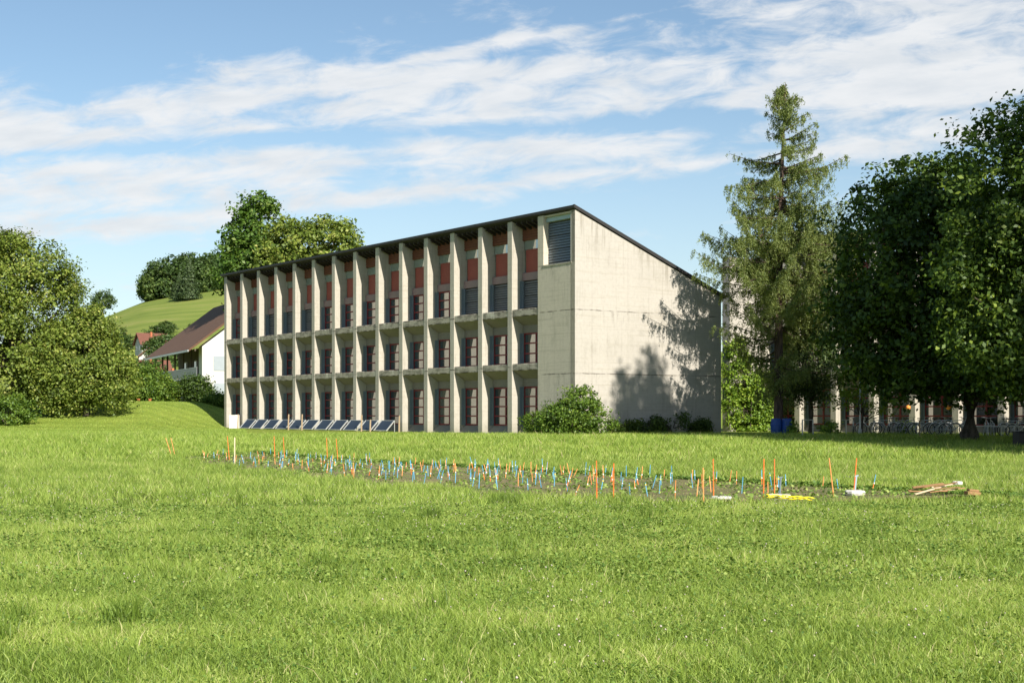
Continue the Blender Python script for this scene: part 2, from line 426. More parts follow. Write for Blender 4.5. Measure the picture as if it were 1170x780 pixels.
class MB:
    def __init__(s): s.v = []; s.f = []; s.mi = []
    def poly(s, pts, mi=0):
        n = len(s.v); s.v += [tuple(p) for p in pts]; s.f.append(tuple(range(n, n + len(pts)))); s.mi.append(mi); return s
    def box(s, x0, x1, y0, y1, z0, z1, mi=0):
        n = len(s.v)
        s.v += [(x0, y0, z0), (x1, y0, z0), (x1, y1, z0), (x0, y1, z0), (x0, y0, z1), (x1, y0, z1), (x1, y1, z1), (x0, y1, z1)]
        for q in ((0, 3, 2, 1), (4, 5, 6, 7), (0, 1, 5, 4), (1, 2, 6, 5), (2, 3, 7, 6), (3, 0, 4, 7)):
            s.f.append(tuple(n + i for i in q)); s.mi.append(mi)
        return s
    def prism_y(s, pts, y0, y1, mi=0):
        """(x,z) outline extruded along y"""
        n = len(s.v); k = len(pts)
        s.v += [(x, y0, z) for x, z in pts] + [(x, y1, z) for x, z in pts]
        s.f.append(tuple(n + i for i in range(k))); s.f.append(tuple(n + k + i for i in reversed(range(k)))); s.mi += [mi, mi]
        for i in range(k):
            j = (i + 1) % k
            s.f.append((n + i, n + k + i, n + k + j, n + j)); s.mi.append(mi)
        return s
    def tube(s, pts, rad, n=8, mi=0, cap=True):
        pts = [Vector(p) for p in pts]
        if not hasattr(rad, '__len__'): rad = [rad] * len(pts)
        b0 = len(s.v)
        for i, p in enumerate(pts):
            d = (pts[min(i + 1, len(pts) - 1)] - pts[max(i - 1, 0)]).normalized()
            a = d.cross(Vector((0, 0, 1)))
            if a.length < 1e-3: a = d.cross(Vector((0, 1, 0)))
            a.normalize(); c = d.cross(a)
            for q in range(n):
                th = 2 * math.pi * q / n
                s.v.append(tuple(p + (a * math.cos(th) + c * math.sin(th)) * rad[i]))
        for i in range(len(pts) - 1):
            for q in range(n):
                r = (q + 1) % n
                s.f.append((b0 + i * n + q, b0 + i * n + r, b0 + (i + 1) * n + r, b0 + (i + 1) * n + q)); s.mi.append(mi)
        if cap:
            s.f.append(tuple(b0 + q for q in reversed(range(n)))); s.mi.append(mi)
            e = b0 + (len(pts) - 1) * n
            s.f.append(tuple(e + q for q in range(n))); s.mi.append(mi)
        return s
    def ring(s, c, Rr, r, n=20, k=5, mi=0):
        """torus standing in the xz plane"""
        b0 = len(s.v)
        for i in range(n):
            a = 2 * math.pi * i / n
            for q in range(k):
                b_ = 2 * math.pi * q / k
                rr = Rr + r * math.cos(b_)
                s.v.append((c[0] + rr * math.cos(a), c[1] + r * math.sin(b_), c[2] + rr * math.sin(a)))
        for i in range(n):
            for q in range(k):
                s.f.append((b0 + i * k + q, b0 + ((i + 1) % n) * k + q, b0 + ((i + 1) % n) * k + (q + 1) % k, b0 + i * k + (q + 1) % k)); s.mi.append(mi)
        return s
    def build(s, name, mats, parent=None, smooth=False, bevel=0.0):
        me = bpy.data.meshes.new(name)
        me.from_pydata(s.v, [], s.f)
        if not isinstance(mats, (list, tuple)): mats = [mats]
        for m_ in mats: me.materials.append(m_)
        me.polygons.foreach_set('material_index', s.mi)
        if smooth: me.polygons.foreach_set('use_smooth', [True] * len(s.f))
        me.update()
        o = bpy.data.objects.new(name, me); col.objects.link(o)
        if parent: o.parent = parent
        if bevel:
            bv = o.modifiers.new('bevel', 'BEVEL'); bv.width = bevel; bv.segments = 2; bv.limit_method = 'ANGLE'
        return o


def copy_tree(o, parent=None):
    c = o.copy(); col.objects.link(c); c.parent = parent
    for ch in list(o.children): copy_tree(ch, c)
    return c


# ------------------------------------------------------------------ terrain
def sm(x, a, b_):
    u = np.clip((x - a) / (b_ - a), 0, 1)
    return u * u * (3 - 2 * u)


def terrain(x, y):
    x = np.asarray(x, float); y = np.asarray(y, float)
    z = 0.445 * sm(y, 45, 75)
    r = -x / np.maximum(y, 20.0)
    ys = np.interp(r, [-1, 0.10, 0.205, 0.218, 0.26], [140, 140, 112, 107, 97])
    m = 2.25 * sm(y - ys, 0, 24)
    z = z + m
    rr = np.clip(x / np.maximum(y, 20.0), -1.2, 1.2)
    crest = np.interp(rr, [-1.2, -.6, -.40, -.31, -.29, -.2625, -.2375, -.206, -.16, -.11, 0, 1.2],
                      [6, 12, 26, 38.5, 43, 49.5, 52.5, 55, 50, 42, 30, 15])
    u = np.clip((y - 165) / (610 - 165), 0, 1)
    prof = 0.35 * u + 0.65 * (u * u * (3 - 2 * u))
    back = 1 - 0.55 * sm(y, 615, 900)
    z = z + (crest - 2.7) * prof * back
    return z


def tz(x, y): return float(terrain(x, y))


def at(px, Y, dz=0.0):
    """a ground point in the direction of a spot on the photo at distance Y"""
    x = (px - 585) / 1600 * Y
    return (x, Y, tz(x, Y) + dz)


xs = np.unique(np.concatenate([-np.geomspace(60, 2500, 40), np.linspace(-60, 45, 212), np.geomspace(46, 2500, 40)]))
ys = np.unique(np.concatenate([np.linspace(-120, 0, 12), np.linspace(2, 180, 240), np.linspace(183, 900, 160), np.geomspace(910, 6000, 24)]))
# finer radial help on the hill side
xs = np.unique(np.concatenate([xs, np.linspace(-320, -60, 160)]))
GX, GY = np.meshgrid(xs, ys)
GZ = terrain(GX, GY)
nx, ny = len(xs), len(ys)
idx = np.arange(nx * ny).reshape(ny, nx)
F = np.stack([idx[:-1, :-1], idx[:-1, 1:], idx[1:, 1:], idx[1:, :-1]], -1).reshape(-1, 4)
V = np.stack([GX, GY, GZ], -1).reshape(-1, 3)
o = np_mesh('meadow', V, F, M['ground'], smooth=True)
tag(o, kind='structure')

# planted plot: an oblong strip parallel to the building
TH = R(35.5)
U2 = np.array([math.cos(TH), math.sin(TH)]); U1 = np.array([-math.sin(TH), math.cos(TH)])
PLOT0 = np.array([8.9, 27.6])           # far-right corner; strip runs along U1, width along -U2
PL, PW = 32.0, 7.0


def plim(a): return np.interp(a, [-.5, 0, 2, 5, 13, 23, 29, 32], [.8, 3.5, 6.0, 7.0, 6.8, 5.2, 4.2, 2.2])


def plot_uv(x, y):
    d = np.stack([np.asarray(x) - PLOT0[0], np.asarray(y) - PLOT0[1]], -1)
    return d @ U1, -(d @ U2)


def in_plot(x, y, m_=0.0):
    a, b_ = plot_uv(x, y)
    wob = 0.35 * np.sin(a * 1.3) + 0.2 * np.sin(a * 3.1 + 1)
    lo = np.where(a < 4, 0.0, 0.0)
    return (a > -0.5 - m_) & (a < PL + m_) & (b_ > -m_ + lo) & (b_ < plim(a) + m_ + wob)


A, B = np.meshgrid(np.linspace(-0.4, PL, 90), np.linspace(0, 1, 24))
wmax = plim(A) + 0.35 * np.sin(A * 1.3) + 0.2 * np.sin(A * 3.1 + 1)
Bm = B * wmax
PX = PLOT0[0] + A * U1[0] - Bm * U2[0]; PY = PLOT0[1] + A * U1[1] - Bm * U2[1]
PZ = terrain(PX, PY) + 0.012 + 0.03 * rng.random(PX.shape) * (B > .05) * (B < .95)
idx = np.arange(PX.size).reshape(PX.shape)
F = np.stack([idx[:-1, :-1], idx[1:, :-1], idx[1:, 1:], idx[:-1, 1:]], -1).reshape(-1, 4)
o = np_mesh('soil_plot', np.stack([PX, PY, PZ], -1).reshape(-1, 3), F, M['soil'], smooth=True)
tag(o, kind='structure')


# ------------------------------------------------------------------ grass
def blades(x, y, h, w, lean, three, rn):
    n = len(x)
    z = terrain(x, y) - 0.005
    a = rng.random(n) * 2 * np.pi
    wx, wy = np.cos(a) * w / 2, np.sin(a) * w / 2
    b_ = rng.random(n) * 2 * np.pi
    lx, ly = np.cos(b_) * lean * h, np.sin(b_) * lean * h
    if three:
        V = np.stack([np.stack([x - wx, y - wy, z], -1), np.stack([x + wx, y + wy, z], -1),
                      np.stack([x + lx, y + ly, z + h], -1)], 1)
        F = np.arange(n * 3).reshape(n, 3)
        return V.reshape(-1, 3), F, np.repeat(rn, 3)
    V = np.stack([np.stack([x - wx, y - wy, z], -1), np.stack([x + wx, y + wy, z], -1),
                  np.stack([x + wx * .8 + lx * .35, y + wy * .8 + ly * .35, z + h * .6], -1),
                  np.stack([x - wx * .8 + lx * .35, y - wy * .8 + ly * .35, z + h * .6], -1),
                  np.stack([x + lx, y + ly, z + h * .97], -1)], 1)
    i = np.arange(n)[:, None] * 5
    F = np.concatenate([i + np.array([[0, 1, 2]]), i + np.array([[0, 2, 3]]), i + np.array([[3, 2, 4]])], 0)
    return V.reshape(-1, 3), F, np.repeat(rn, 5)


def wedge(n, y0, y1, k=0.43):
    y = np.sqrt(rng.random(n) * (y1 ** 2 - y0 ** 2) + y0 ** 2)
    x = (rng.random(n) * 2 - 1) * (k * y + 1.0)
    return x, y


def vnoise(x, y, s, seed):
    """cheap value noise"""
    r_ = np.random.default_rng(seed); g_ = r_.random((256, 256))
    X = x / s + 1000; Y = y / s + 1000
    xi = np.floor(X).astype(int); yi = np.floor(Y).astype(int); fx = X - xi; fy = Y - yi
    fx = fx * fx * (3 - 2 * fx); fy = fy * fy * (3 - 2 * fy)
    f = lambda i, j: g_[i % 256, j % 256]
    return (f(xi, yi) * (1 - fx) + f(xi + 1, yi) * fx) * (1 - fy) + (f(xi, yi + 1) * (1 - fx) + f(xi + 1, yi + 1) * fx) * fy


Vs, Fs, Rs = [], [], []
off = 0
for (n, y0, y1, hmean, w, three) in ((320000, 5.5, 13, 0.070, 0.0048, False), (300000, 13, 24, 0.085, 0.008, True),
                                     (280000, 24, 48, 0.12, 0.013, True), (220000, 48, 79, 0.16, 0.026, True)):
    x, y = wedge(n, y0, y1)
    clump = vnoise(x, y, 0.45, 1) * 0.6 + vnoise(x, y, 2.4, 2) * 0.7 + vnoise(x, y, 0.14, 5) * .3
    keep = rng.random(n) < np.clip(0.10 + clump * 0.95, 0.15, 1)
    inp = in_plot(x, y)
    keep &= (~inp) | (rng.random(n) < 0.16)
    keep &= ~((U2[0] * (x - 3.465) + U2[1] * (y - 77) > 0.0) & (U1[0] * (x - 3.465) + U1[1] * (y - 77) > -0.1))
    x, y, clump, inp = x[keep], y[keep], clump[keep], inp[keep]
    n = len(x)
    h = hmean * (0.62 + 0.5 * clump) * rng.uniform(0.55, 1.35, n)
    tall = rng.random(n) < 0.008
    h = np.where(tall, h * 1.7, h)
    h = np.where(inp, h * 0.5, h)
    rn = np.clip(rng.normal(0.42, 0.20, n) + (vnoise(x, y, 0.9, 31) - .5) * .35 + np.where(tall, 0.35, 0) + np.where(rng.random(n) < .035, .5, 0), 0, 1)
    v, f, r_ = blades(x, y, h, w * rng.uniform(0.6, 1.5, n), rng.uniform(0.15, 1.25, n), three, rn)
    Vs.append(v); Fs.append(f + off); Rs.append(r_); off += len(v)
# short mown blades on the rising lawn at the left
n = 130000
y = rng.uniform(79, 138, n); x = y * rng.uniform(-.44, -.19, n)
k_ = ((x - 3.465) * U2[0] + (y - 77) * U2[1] < -.1) | ((x - 3.465) * U1[0] + (y - 77) * U1[1] > 47.6); x = x[k_]; y = y[k_]; n = len(x)
v, f, r_ = blades(x, y, rng.uniform(.03, .09, n), rng.uniform(.02, .05, n), rng.uniform(.2, 1, n), True, np.clip(rng.normal(.40, .16, n) + .12 * np.sign(np.sin((y + x * .1) * 2.1)), 0, 1))
Vs.append(v); Fs.append(f + off); Rs.append(r_); off += len(v)
# dense tussocks of longer grass
for q in range(60):
    x0, y0 = wedge(1, 9, 40)
    if q == 0: x0, y0 = np.array([-2.95]), np.array([10.6])
    if q == 1: x0, y0 = np.array([-1.2]), np.array([21.0])
    if in_plot(x0, y0, 0.5)[0]: continue
    n = 70 if q > 1 else 260
    x = x0 + rng.normal(0, 0.07, n); y = y0 + rng.normal(0, 0.07, n)
    v, f, r_ = blades(x, y, rng.uniform(0.12, 0.28, n), 0.008 * rng.uniform(.7, 1.4, n), rng.uniform(0.1, 0.8, n), False, rng.uniform(0.0, 0.35, n))
    Vs.append(v); Fs.append(f + off); Rs.append(r_); off += len(v)
grass = np_mesh('grass', np.concatenate(Vs), np.concatenate(Fs), G['grass'], rnd=np.concatenate(Rs))
tag(grass, 'long uncut green grass of the meadow around the staked strip', 'grass', kind='stuff')


def leaf_quads(C, N, size, rn, aspect=0.62):
    """diamond leaves folded a little: centres C, normals N, sizes"""
    n = len(C)
    N = N / (np.linalg.norm(N, axis=1, keepdims=True) + 1e-9)
    t = rng.normal(size=(n, 3)); t -= (t * N).sum(1, keepdims=True) * N
    t /= (np.linalg.norm(t, axis=1, keepdims=True) + 1e-9)
    b_ = np.cross(N, t)
    s = size[:, None]
    V = np.stack([C - t * s * .5, C + b_ * s * .5 * aspect + N * s * .10, C + t * s * .5, C - b_ * s * .5 * aspect + N * s * .10], 1)
    F = np.arange(n * 4).reshape(n, 4)
    return V.reshape(-1, 3), F, np.repeat(rn, 4)


# broad leaves low in the meadow: clover and plantain
x, y = wedge(170000, 5.5, 24)
keep = rng.random(len(x)) < np.clip(vnoise(x, y, 0.7, 8) * 1.5 - 0.35, 0.05, 1)
keep &= ~in_plot(x, y)
x, y = x[keep], y[keep]; n = len(x)
C = np.stack([x, y, terrain(x, y) + rng.uniform(0.03, 0.11, n)], -1)
N = rng.normal(0, 0.55, (n, 3)); N[:, 2] = 1
v, f, r_ = leaf_quads(C, N, rng.uniform(0.012, 0.032, n) * (1 + (y > 13) * .5), rng.uniform(0, 1, n), 0.8)
clover = np_mesh('clover', v, f, G['weed'], rnd=r_)
tag(clover, 'low clover and plantain leaves between the meadow grass blades', 'ground cover', kind='stuff')

# darker leafy fringe along the far edge of the strip and sparse seedlings inside it
n = 7000
a = rng.uniform(-3, PL + 1, n); b_ = -np.abs(rng.normal(0, 0.16, n)) + 0.05
x = PLOT0[0] + a * U1[0] - b_ * U2[0]; y = PLOT0[1] + a * U1[1] - b_ * U2[1]
hh = 0.015 + 0.07 * rng.random(n) * (0.55 + 0.9 * vnoise(a * 3, a * 0, 1.0, 4))
C1 = np.stack([x, y, terrain(x, y) + hh], -1)
n2 = 20000
a = rng.uniform(0, PL, n2); b_ = rng.uniform(0, 1, n2) * plim(a)
x = PLOT0[0] + a * U1[0] - b_ * U2[0]; y = PLOT0[1] + a * U1[1] - b_ * U2[1]
k_ = rng.random(n2) < np.clip(vnoise(x, y, 0.6, 14) * 1.8 - .5, 0, 1)
C2 = np.stack([x, y, terrain(x, y) + rng.uniform(0.02, 0.12, n2)], -1)[k_]
C = np.concatenate([C1, C2]); n = len(C)
N = rng.normal(0, 0.7, (n, 3)); N[:, 2] = 0.8
v, f, r_ = leaf_quads(C, N, rng.uniform(0.04, 0.10, n), np.concatenate([rng.uniform(0, .6, len(C1)), rng.uniform(.1, 1, len(C2))]), 0.7)
o = np_mesh('plot_weeds', v, f, G['weed'], rnd=r_)
tag(o, 'dark leafy weeds fringing and dotting the staked strip of soil', 'weeds', kind='stuff')

# clover blossom: small pale heads
n = 3600
x, y = wedge(n, 6.5, 34)
k_ = (rng.random(n) < np.clip(vnoise(x, y, 1.6, 21) * 2.2 - 0.75, 0.03, 1)) & ~in_plot(x, y)
x, y = x[k_], y[k_]; n = len(x)
oc = np.array([[1, 0, 0], [0, 1, 0], [-1, 0, 0], [0, -1, 0], [0, 0, 1], [0, 0, -1]], float)
of = np.array([[0, 1, 4], [1, 2, 4], [2, 3, 4], [3, 0, 4], [1, 0, 5], [2, 1, 5], [3, 2, 5], [0, 3, 5]])
C = np.stack([x, y, terrain(x, y) + rng.uniform(0.09, 0.17, n)], -1)
V = C[:, None, :] + oc[None] * rng.uniform(0.005, 0.011, n)[:, None, None]
F = (np.arange(n)[:, None, None] * 6 + of[None]).reshape(-1, 3)
o = np_mesh('clover_blossom', V.reshape(-1, 3), F, simple('blossom', (0.50, 0.44, 0.38), 0.8))
tag(o, 'tiny white and pinkish clover heads sprinkled over the near meadow', 'flowers', kind='stuff')


# ------------------------------------------------------------------ trees
def crown_mesh(lobes, n, leaf, cs, inner=0.15, per=45, flat=0.7, shell=(0.72, 1.03), up=0.5, seed=0, lumps=0.12):
    r_ = np.random.default_rng(seed)
    lob = np.array(lobes, float)
    area = (lob[:, 3] * lob[:, 4] + lob[:, 4] * lob[:, 5] + lob[:, 3] * lob[:, 5])
    nc = max(8, n // per)
    li = r_.choice(len(lob), nc, p=area / area.sum())
    d = r_.normal(size=(nc, 3)); d /= np.linalg.norm(d, axis=1, keepdims=True)
    rad = np.where(r_.random(nc) < inner, r_.uniform(0.25, shell[0], nc), r_.uniform(shell[0], shell[1], nc))
    # lumpy outline
    ph = r_.random((6, 3)) * 6
    fr = r_.normal(0, 3.2, (6, 3))
    bump = sum(np.sin((d @ fr[i]) * 1.5 + ph[i, 0]) for i in range(6)) / 6
    rad = rad * (1 + lumps * bump * 1.6)
    c = lob[li, :3] + d * lob[li, 3:6] * rad[:, None]
    # drop clumps buried deep inside another lobe
    deep = np.zeros(nc, bool)
    for L in lob:
        q = ((c - L[:3]) / L[3:6]); deep |= (q * q).sum(1) < 0.38
    keep = ~deep | (r_.random(nc) < 0.25)
    c = c[keep]; d = d[keep]; nc = len(c)
    k = r_.integers(int(per * .5), int(per * 1.6), nc)
    ci = np.repeat(np.arange(nc), k)
    m_ = len(ci)
    csz = cs * r_.uniform(0.6, 1.5, nc)
    p = np.clip(r_.normal(size=(m_, 3)), -1.7, 1.7) * csz[ci, None]; p[:, 2] *= flat
    C = c[ci] + p
    N = r_.normal(0, 0.75, (m_, 3)) + d[ci] * 0.7; N[:, 2] += up
    # clumps differ a little in tone, leaves differ more
    tone = r_.normal(0, 0.13, nc)
    rn = np.clip(r_.normal(0.45, 0.2, m_) + tone[ci], 0, 1)
    global rng
    old = rng; rng = r_
    out = leaf_quads(C, N, leaf * r_.uniform(0.6, 1.4, m_), rn)
    rng = old
    return out


def tree(name, label, cat, base, lobes, n, leaf, cs, mat, trunk_r=0.3, group=None, seed=0, trunk_top=None, lean=(0, 0), stems=1, bark='bark', **kw):
    t = thing(name, label, cat, base, 0, group)
    v, f, r_ = crown_mesh(lobes, n, leaf, cs, seed=seed, **kw)
    np_mesh('crown', v, f, mat, t, rnd=r_)
    mb = MB()
    rr = random.Random(seed)
    lob = sorted(lobes, key=lambda L: L[2])
    top = trunk_top if trunk_top else max(L[2] for L in lobes)
    k0 = 0.18 * top
    for s_ in range(stems):
        ox, oy = (rr.uniform(-.3, .3) * stems * .4, rr.uniform(-.3, .3) * stems * .4) if stems > 1 else (0, 0)
        cxm = sum(L[0] for L in lobes) / len(lobes); cym = sum(L[1] for L in lobes) / len(lobes)
        pts = [(ox, oy, -0.15), (ox * 1.02, oy, 0.25), (ox + lean[0] * .3, oy + lean[1] * .3, k0), (ox + cxm * .3 + lean[0] * .6, oy + cym * .3 + lean[1] * .6, top * .45), (cxm * .7, cym * .7, top)]
        mb.tube(pts, [trunk_r * 1.22, trunk_r * 1.06, trunk_r * .92, trunk_r * .66, trunk_r * .2], 10)
    for L in lobes:
        st = Vector((L[0] * .15 + lean[0] * .4, L[1] * .15 + lean[1] * .4, max(k0, min(L[2] * .6, top * .5))))
        en = Vector(L[:3])
        for b2 in range(4):
            e2 = en + Vector((rr.uniform(-.6, .6) * L[3], rr.uniform(-.6, .6) * L[4], rr.uniform(-.3, .6) * L[5]))
            md = st.lerp(e2, .5) + Vector((rr.uniform(-.3, .3), rr.uniform(-.3, .3), rr.uniform(-.2, .5)))
            mb.tube([st, md, e2], [trunk_r * .42, trunk_r * .26, trunk_r * .05], 6)
    mb.build('trunk' if trunk_r > 0.06 else 'stem', M[bark], t, smooth=True)
    return t


def bush(name, label, base, lobes, n, leaf, mat, cat='bush', group=None, seed=0, **kw):
    kw.setdefault('cs', 0.22)
    cs = kw.pop('cs')
    return tree(name, label, cat, base, lobes, n, leaf, cs, mat, trunk_r=0.05, group=group, seed=seed, stems=3, **kw)


# ------------------------------------------------------------------ the concrete building
ORG = Vector((3.465, 77.0, 0.445))
SLOPE = 0.387
TOP = 12.55
BAY = 3.098
F0 = 5.97            # first fin, near face
FT = 0.45            # fin thickness


def roof_z(d): return TOP - SLOPE * max(d, 0)


def window_grid(root, y0, y1, z0, z1, d, rows, cols=2, open_=False):
    """red framed window set back in its bay, glass behind"""
    w = MB(); f = 0.085
    w.box(d, d + .10, y0, y1, z0, z0 + f); w.box(d, d + .10, y0, y1, z1 - f, z1)
    w.box(d + .002, d + .098, y0, y0 + f, z0 + f, z1 - f); w.box(d + .002, d + .098, y1 - f, y1, z0 + f, z1 - f)
    for c in range(1, cols):
        ym = y0 + (y1 - y0) * c / cols
        w.box(d + .004, d + .096, ym - .055, ym + .055, z0 + f, z1 - f)
    for r in range(1, rows):
        zm = z0 + (z1 - z0) * r / rows
        w.box(d - .012, d + .090, y0 + f, y1 - f, zm - .04, zm + .04)
    win = w.build('window', M['red'], root)
    g_ = MB(); g_.box(d + .05, d + .06, y0 + .03, y1 - .03, z0 + .03, z1 - .03)
    g_.build('pane', M[random.choice(['glass', 'glass', 'glass_b', 'glass_c'])], win)
    return win


def shutter(root, y0, y1, z0, z1, d, mat='shutter', name='roller_shutter', pitch=0.14):
    w = MB()
    n = int((z1 - z0) / pitch)
    for i in range(n):
        za = z0 + i * pitch
        w.prism_y([(d, za), (d + .05, za + .01), (d + .055, za + pitch * .78), (d + .035, za + pitch * .78)], y0, y1) if i % 5 else w.prism_y([(d + .01, za), (d + .06, za + .01), (d + .065, za + pitch * .62), (d + .045, za + pitch * .62)], y0, y1)
    w.box(d + .07, d + .09, y0, y1, z0, z1, 1)
    return w.build(name, [M[mat], M['dark']], root)


def bay_upper(root, y0, y1, shut, D=0.78):
    e = MB(); e.box(D + .02, D + .12, y0, y1, 11.32, 12.15)
    for i in range(5): e.box(D - .02, D + .02, y0, y1, 11.34 + i * .16, 11.46 + i * .16)
    e.build('eave_board', M['soffit_wood'], root)
    c = MB(); c.box(D + .10, D + .12, y0 + .12, y1 - .05, 10.78, 11.32); c.build('clerestory_pane', M['glasspale'], root)
    r_ = MB(); r_.box(D + .12, D + .16, y0 + .12, y1 - .16, 9.42, 10.78)
    r_.box(D + .10, D + .118, y0 + .12, y1 - .16, 10.74, 10.80)
    r_.build('red_panel', M['redpanel'], root)
    b_ = MB(); b_.box(D - .04, D + .2, y0, y1, 8.98, 9.42); b_.build('band_panel', M['band'], root)
    if shut:
        shutter(root, y0 + .1, y1 - .06, 7.27, 8.97, D + .02)
    else:
        window_grid(root, y0 + .1, y1 - .06, 7.27, 8.97, D + .02, 3)


def ledge(root, y0, y1, zt, zb, D, ragged):
    w = MB()
    w.prism_y([(0.045, zt), (0.02, zt - .06), (0.02, zb), (0.10, zb - .02), (D + .3, zb - .02), (D + .3, zt)], y0, y1)
    w.build('ledge', M['ledge'], root)
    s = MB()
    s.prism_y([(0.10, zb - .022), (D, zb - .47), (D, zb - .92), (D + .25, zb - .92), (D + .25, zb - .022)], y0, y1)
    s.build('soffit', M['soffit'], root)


def fin(root, y0, y1, D, h=None):
    w = MB()
    z0 = -0.3
    segs = [(z0, 3.70), (3.70, 4.09), (4.09, 6.83), (6.83, 7.25), (7.25, TOP - .02)]
    # one upright with shallow steps where the ledges meet it
    w.prism_y([(0.0, z0), (D + .2, z0), (D + .2, roof_z(D + .2) - .14), (0, TOP - .14)], y0, y1)
    o = w.build('fin', M['fin'], root, bevel=0.012)
    return o


def building(root, bays, start, shut_bays, upper=True, end_gap=0.45):
    D = 0.78
    for k in range(bays):
        f0 = start + k * BAY
        fin(root, f0, f0 + FT, D)
        y0 = f0 - (BAY - FT) if k > 0 or start < 0 or True else f0
        y0 += 0.003; y1 = f0 - .003
        if k == 0: y0 = start - 2.54 + .003
        # ground floor
        window_grid(root, y0 + .05, y1 - .04, 0.47, 2.76, D + .02, 4)
        pl = MB(); pl.prism_y([(0.35, -0.3), (0.35, 0.02), (D - .02, 0.45), (D + .25, 0.46), (D + .25, -0.3)], y0, y1)
        pl.build('plinth', M['inner'], root)
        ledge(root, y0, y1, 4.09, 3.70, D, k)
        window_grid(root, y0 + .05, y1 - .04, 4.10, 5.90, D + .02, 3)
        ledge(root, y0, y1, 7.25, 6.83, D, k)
        if upper: bay_upper(root, y0, y1, k in shut_bays)
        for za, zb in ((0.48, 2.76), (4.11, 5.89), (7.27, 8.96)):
            j = MB(); j.box(D - .24, D + .015, y1 - .022, y1 - .004, za, zb); j.box(D - .05, D + .015, y1 - .10, y1 - .023, za, zb)  # wide strip colours bluish shade onto the fin side, small box is the jamb
            j.build('jamb_and_shade', M['jamb_and_shade'], root)


NB = 14
B1 = thing('office_building', 'three storey concrete building with deep fins, red windows and a slanted roof', 'building', ORG, TH)
LEN = F0 + (NB - 1) * BAY + FT       # far end of the facade
DEP = 11.05
building(B1, NB, F0, {0, 1, 2, 9, 10, 11, 12})
# core mass behind the windows
core = MB()
core.prism_y([(1.02, -0.3), (DEP, -0.3), (DEP, roof_z(DEP) - .14), (1.02, roof_z(1.02) - .14)], 0.42, LEN - .02)
core.build('rear_wall', M['block'], B1)
# corner block with its louvred opening
cb = MB()
BY1 = 3.43
cb.box(0, 1.0, 0.41, BY1, -0.3, 9.58)
cb.box(0, 1.0, 2.90, BY1, 9.58, TOP - .14)
cb.box(0.05, 0.9, 0.303, 2.897, 12.29, TOP - .16)
cb.box(0, 0.35, 0.003, 0.30, 9.58, TOP - .14)
cb.box(0, 0.41, 0.003, 0.41, -0.3, 9.58)
cb.box(0.42, 1.0, 0.41, 2.90, 9.6, TOP - .3)
cb.build('corner_block', M['block'], B1)
shutter(B1, 0.30, 2.88, 9.60, 12.02, 0.33, 'louvre', 'louvre_panel', 0.15)
bx = MB(); bx.box(0.20, 0.42, 0.30, 2.88, 12.04, 12.28); bx.build('shutter_box', M['shutterbox'], B1)
bs = MB(); bs.box(-0.03, 0.33, 0.28, 2.92, 9.50, 9.585); bs.build('sill', M['ledge'], B1)
gw = MB()
gw.prism_y([(0.0, -0.3), (DEP, -0.3), (DEP, roof_z(DEP) - .14), (0.0, TOP - .14)], -0.003, 0.40)
gw.build('gable_wall', M['conc'], B1)
# thin joints standing a hair proud of the gable
ew = MB(); ew.prism_y([(0.80, -0.3), (DEP, -0.3), (DEP, roof_z(DEP) - .14), (0.80, roof_z(.8) - .14)], LEN - .015, LEN + .35)
ew.build('end_wall', M['block'], B1)


def roof(root, y0, y1, dep, ry=None):
    r_ = MB()
    a = -0.12; z0 = TOP - SLOPE * a
    r_.prism_y([(a, z0 - .10), (dep + .3, TOP - SLOPE * (dep + .3) - .13), (dep + .3, TOP - SLOPE * (dep + .3) + .05), (a, z0 + .06)], y0, y1)
    r_.box(a - .04, a - .003, y0 - .02, y1 + .02, z0 - .10, z0 + .04)
    # flashing strip along the gable edge
    r_.prism_y([(a, z0 + .062), (dep + .3, TOP - SLOPE * (dep + .3) + .052), (dep + .3, TOP - SLOPE * (dep + .3) + .07), (a, z0 + .08)], y0, y0 + .18)
    ro = r_.build('roof', M['roof'], root)
    f = MB(); y = ry or y0 + .6
    while y < y1 - .3:
        f.prism_y([(.06, TOP - .22), (.06, TOP - .38), (.96, roof_z(.96) - .36), (.96, roof_z(.96) - .16)], y, y + .09); y += .52
    f.build('rafters', M['rafter'], root)
    return ro


roof(B1, -0.12, LEN + .4, DEP, 3.5)

# second wing behind, with the same facade
DEP = 14.05
B2 = thing('rear_wing', 'finned concrete wing half hidden behind the dark trees on the right', 'building',
           (ORG.x + U2[0] * 21.1, ORG.y + U2[1] * 21.1, 0.445), TH)
ST2 = -27.9
building(B2, 12, ST2, set())
core = MB(); core.prism_y([(1.02, -0.3), (DEP, -0.3), (DEP, roof_z(DEP) - .14), (1.02, roof_z(1.02) - .14)], ST2 - 2.6, ST2 + 11 * BAY + FT)
core.build('rear_wall', M['block'], B2)
ew = MB(); ew.prism_y([(1.05, -0.3), (DEP, -0.3), (DEP, roof_z(DEP) - .14), (1.05, roof_z(1.05) - .14)], ST2 + 11 * BAY + FT + .003, ST2 + 11 * BAY + FT + .3)
ew.build('end_wall', M['conc'], B2)
ew = MB(); ew.prism_y([(0.0, -0.3), (DEP, -0.3), (DEP, roof_z(DEP) - .14), (0.0, TOP - .14)], ST2 - 3.0, ST2 - 2.61)
ew.build('gable_wall', M['conc'], B2)
cb = MB(); cb.box(-2.85, 1.0, ST2 + 11 * BAY + FT + .01, ST2 + 11 * BAY + 1.15, -0.3, 11.6); cb.build('corner_block', M['conc'], B2)
roof(B2, ST2 - 3.2, ST2 + 11 * BAY + FT - .02, DEP)


